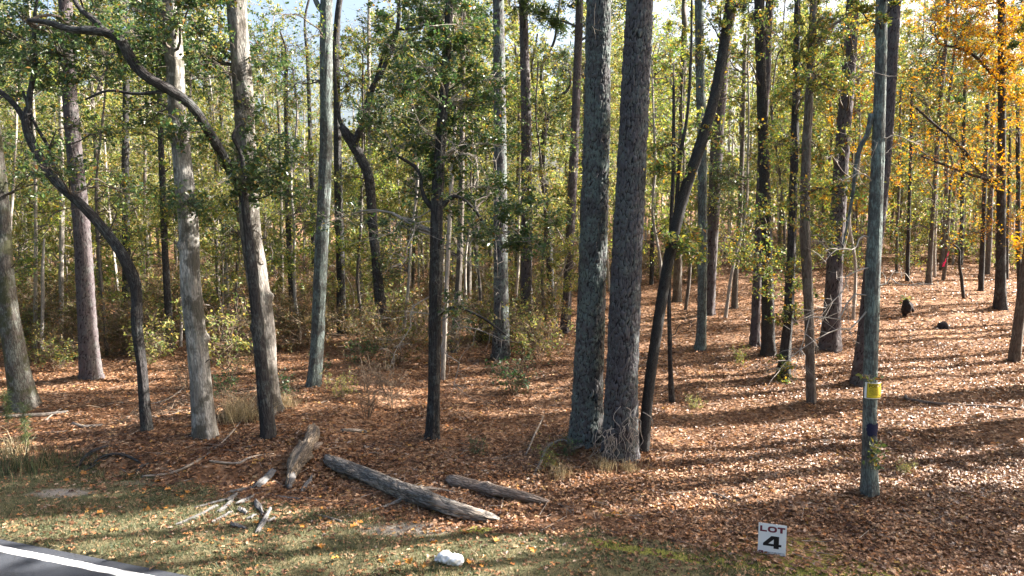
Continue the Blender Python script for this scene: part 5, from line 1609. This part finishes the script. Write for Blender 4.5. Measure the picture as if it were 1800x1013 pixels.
# pine seedlings at the left
for px, py, hp, lab in [(14, 752, 70, 'feathery green pine seedling at the left edge'), (46, 800, 95, 'tall feathery pine seedling on the bank left of the hollow')]:
    p0 = hit(px, py); h = hp * p0[1] / FPX
    r = empty('pine_seedling', tuple(p0), lab, 'seedling')
    mb = MB(); S = spline(np.array([(0, 0, -.05), (.02, 0, h * .5), (-.02, 0, h)]), 10); tube(mb, S, np.linspace(.012, .004, 10), 6)
    link('stem', mb.mesh('stem', [M['twig_dark']]), r)
    ml = MB(); n = 420; t = rng.uniform(.25, 1, n)
    P = np.column_stack([np.interp(t, np.linspace(0, 1, 10), S[:, q]) for q in range(3)]) + rng.normal(size=(n, 3)) * .03
    leaves(ml, P, .16, rng, width=.06, up=.0, fold=.02)
    link('needles', ml.mesh('needles', [M['needle']], smooth=False), r, None, 'stuff')


# ------------------------------------------------------------------ trees past the right edge: only their shade reaches the picture
def edge_tree(kind, x, y, h, r, label, cscale=1.0, base=.4):
    rng = np.random.default_rng(int(abs(x * 100 + y * 7)))
    z = float(height(x, y))
    root = empty({'pine': 'pine_tree', 'oak': 'oak_tree', 'mix': 'woodland_tree', 'gold': 'maple_tree'}[kind], (x, y, z), label, 'tree', 'trees past the right edge')
    mb = MB(); S = spline(np.array([(0, 0, -.3), (rng.normal() * .2, 0, h * .35), (rng.normal() * .3, rng.normal() * .2, h * .7), (rng.normal() * .3, 0, h)]), 24)
    tube(mb, S, np.linspace(r, r * .3, 24), 12, 0, ridges(.01, .3))
    link('trunk', mb.mesh('trunk', [M['far_bark']], attr=True), root)
    s = (h * (1 - base)) / 8
    for k in range(2 if kind != 'pine' else 1):
        upper_crown(root, kind, (0, 0, h * base), (s * cscale, s * cscale, s), rng)
    return root


for kind, x, y, h, r, cs, bs in [
        ('oak', 13.2, 14.0, 7, .16, .8, .25), ('oak', 17.5, 14.6, 10, .2, .8, .38), ('mix', 22.0, 15.6, 12.6, .22, .95, .5), ('oak', 27.0, 16.6, 16, .25, 1.0, .6), ('oak', 20.0, 14.0, 11.5, .22, .9, .45),
        ('oak', 17.0, 14.9, 17.5, .22, .85, .66), ('oak', 16.8, 20.8, 13, .2, .95, .62), ('mix', 17.4, 19.0, 13.6, .2, .95, .64), ('oak', 20.5, 17.8, 15, .2, .8, .66),
        ('oak', 19.5, 18.6, 7, .12, 1.1, .3), ('mix', 20.5, 21.5, 19, .22, .9, .58), ('oak', 25.5, 23.5, 22, .24, .9, .6),
        ('pine', 13.6, 16.4, 22, .2, .45, .75), ('pine', 16.2, 18.2, 22, .26, .45, .75), ('pine', 15.6, 20.6, 21, .2, .45, .75), ('pine', 22.5, 22.4, 23, .28, .5, .75), ('pine', 20.0, 25.8, 22, .22, .5, .75),
        ('pine', 23.5, 30.5, 21, .24, .7, .68), ('pine', 24.0, 29.0, 22, .25, .8, .65), ('pine', 30.0, 26.0, 22, .24, .8, .65),
        ('pine', 31.0, 36.5, 22, .24, .8, .65), ('pine', 38.0, 33.0, 22, .24, .8, .65), ('pine', 36.0, 44.0, 22, .24, .8, .65), ('oak', 26.5, 35.0, 8, .13, 1.0, .4)]:
    edge_tree(kind, x, y, h, r, {'pine': 'tall pine standing out of frame beyond the right edge', 'oak': 'leafy oak standing out of frame beyond the right edge', 'mix': 'yellowing tree standing out of frame beyond the right edge', 'gold': 'golden maple standing out of frame beyond the right edge'}[kind], cs, bs)


# ------------------------------------------------------------------ unseen leaf masses added across the road and to the left, cutting sky fill
rng = np.random.default_rng(99)
mb = MB()
n = 60000
x = rng.uniform(-75, 70, n); y = rng.uniform(-34, -10, n) - .25 * x * 0
kp = (road_dist(x, y) < -11)
z = rng.random(n) ** .8 * (13 + 6 * (vnoise(x * .1, y * .1, 97) - .5))
kp &= vnoise(x * .25, z * .3, 98) > .3
leaves(mb, np.column_stack([x, y, z])[kp], .8, rng, up=.3, width=.7)
n = 26000
y = rng.uniform(2, 60, n); x = -(.80 * y + 5) - rng.uniform(0, 16, n)
kp = road_dist(x, y) > 3
leaves(mb, np.column_stack([x, y, rng.random(n) ** .8 * 17])[kp], .7, rng, up=.3, width=.7)
link('sky_blocking_woods', mb.mesh('sky_blocking_woods', [M['leaf_green']], smooth=False), kind='stuff')


# ------------------------------------------------------------------ say which one, for the many that look alike
MARKS = [(-60, 'the left edge'), (8, 'the mossy oak'), (147, 'the reddish pine'), (226, 'the crooked oak'), (334, 'the sunlit oak'), (448, 'the stout oak'), (564, 'the lichen trunk'), (662, 'the twisted tree'),
         (766, 'the central oak'), (880, 'the vine-wrapped pine'), (1042, 'the great pines'), (1172, 'the leaning trunk'), (1234, 'the grey pine'), (1347, 'the leafy pine'), (1420, 'the mossy-footed trunk'),
         (1535, 'the notice trunk'), (1758, 'the golden maple'), (1860, 'the right edge')]
SHORT = {'distant pines': 'distant pine', 'leafy trees far back': 'leafy far tree', 'thin pale trees far back': 'thin pale tree', 'distant golden trees': 'far golden tree', 'young trees between the trunks': 'low young tree',
         'brown tangled bushes': 'brown tangled bush', 'yellow green bushes': 'yellow-green bush', 'bushes above the slope': 'leafy slope bush', 'bare thickets on the forest floor': 'bare twiggy thicket'}
ORD = ['first', 'second', 'third', 'fourth', 'fifth', 'sixth', 'seventh', 'eighth', 'ninth', 'tenth', 'eleventh', 'twelfth', 'thirteenth', 'fourteenth', 'fifteenth', 'sixteenth', 'seventeenth', 'eighteenth', 'nineteenth', 'twentieth']
cells = {}
LEAFMARKS = [(-60, 'the left edge'), (150, 'the bank hollow'), (390, 'the bark strips'), (590, 'the long log'), (790, 'the white bag'), (1356, 'the lot sign'), (1800, 'the right edge')]
SHORT['bright leaves on the verge'] = 'bright leaf'
SHORT['bright leaves on the litter'] = 'orange litter leaf'
for o in SC.objects:
    if o.parent is None and o.get('group') in SHORT:
        dx, dy, dz = o.location.x, o.location.y, o.location.z + .5 - HC
        dep = dy * CP - dz * SP
        px = 900 + FPX * dx / dep
        MK = LEAFMARKS if o['category'] == 'leaf' else MARKS
        k = max(0, min(len(MK) - 2, int(np.searchsorted([m_[0] for m_ in MK], px)) - 1))
        cells.setdefault((o['group'], k), []).append((px, o))
for (g, k), row in cells.items():
    row.sort(key=lambda r: r[0])
    for q, (px, o) in enumerate(row):
        MK = LEAFMARKS if o['category'] == 'leaf' else MARKS
        where = 'between ' + MK[k][1] + ' and ' + MK[k + 1][1]
        o['label'] = SHORT[g] + (', ' + ORD[min(q, 19)] + ' from left' if len(row) > 1 else ' standing') + ' ' + where
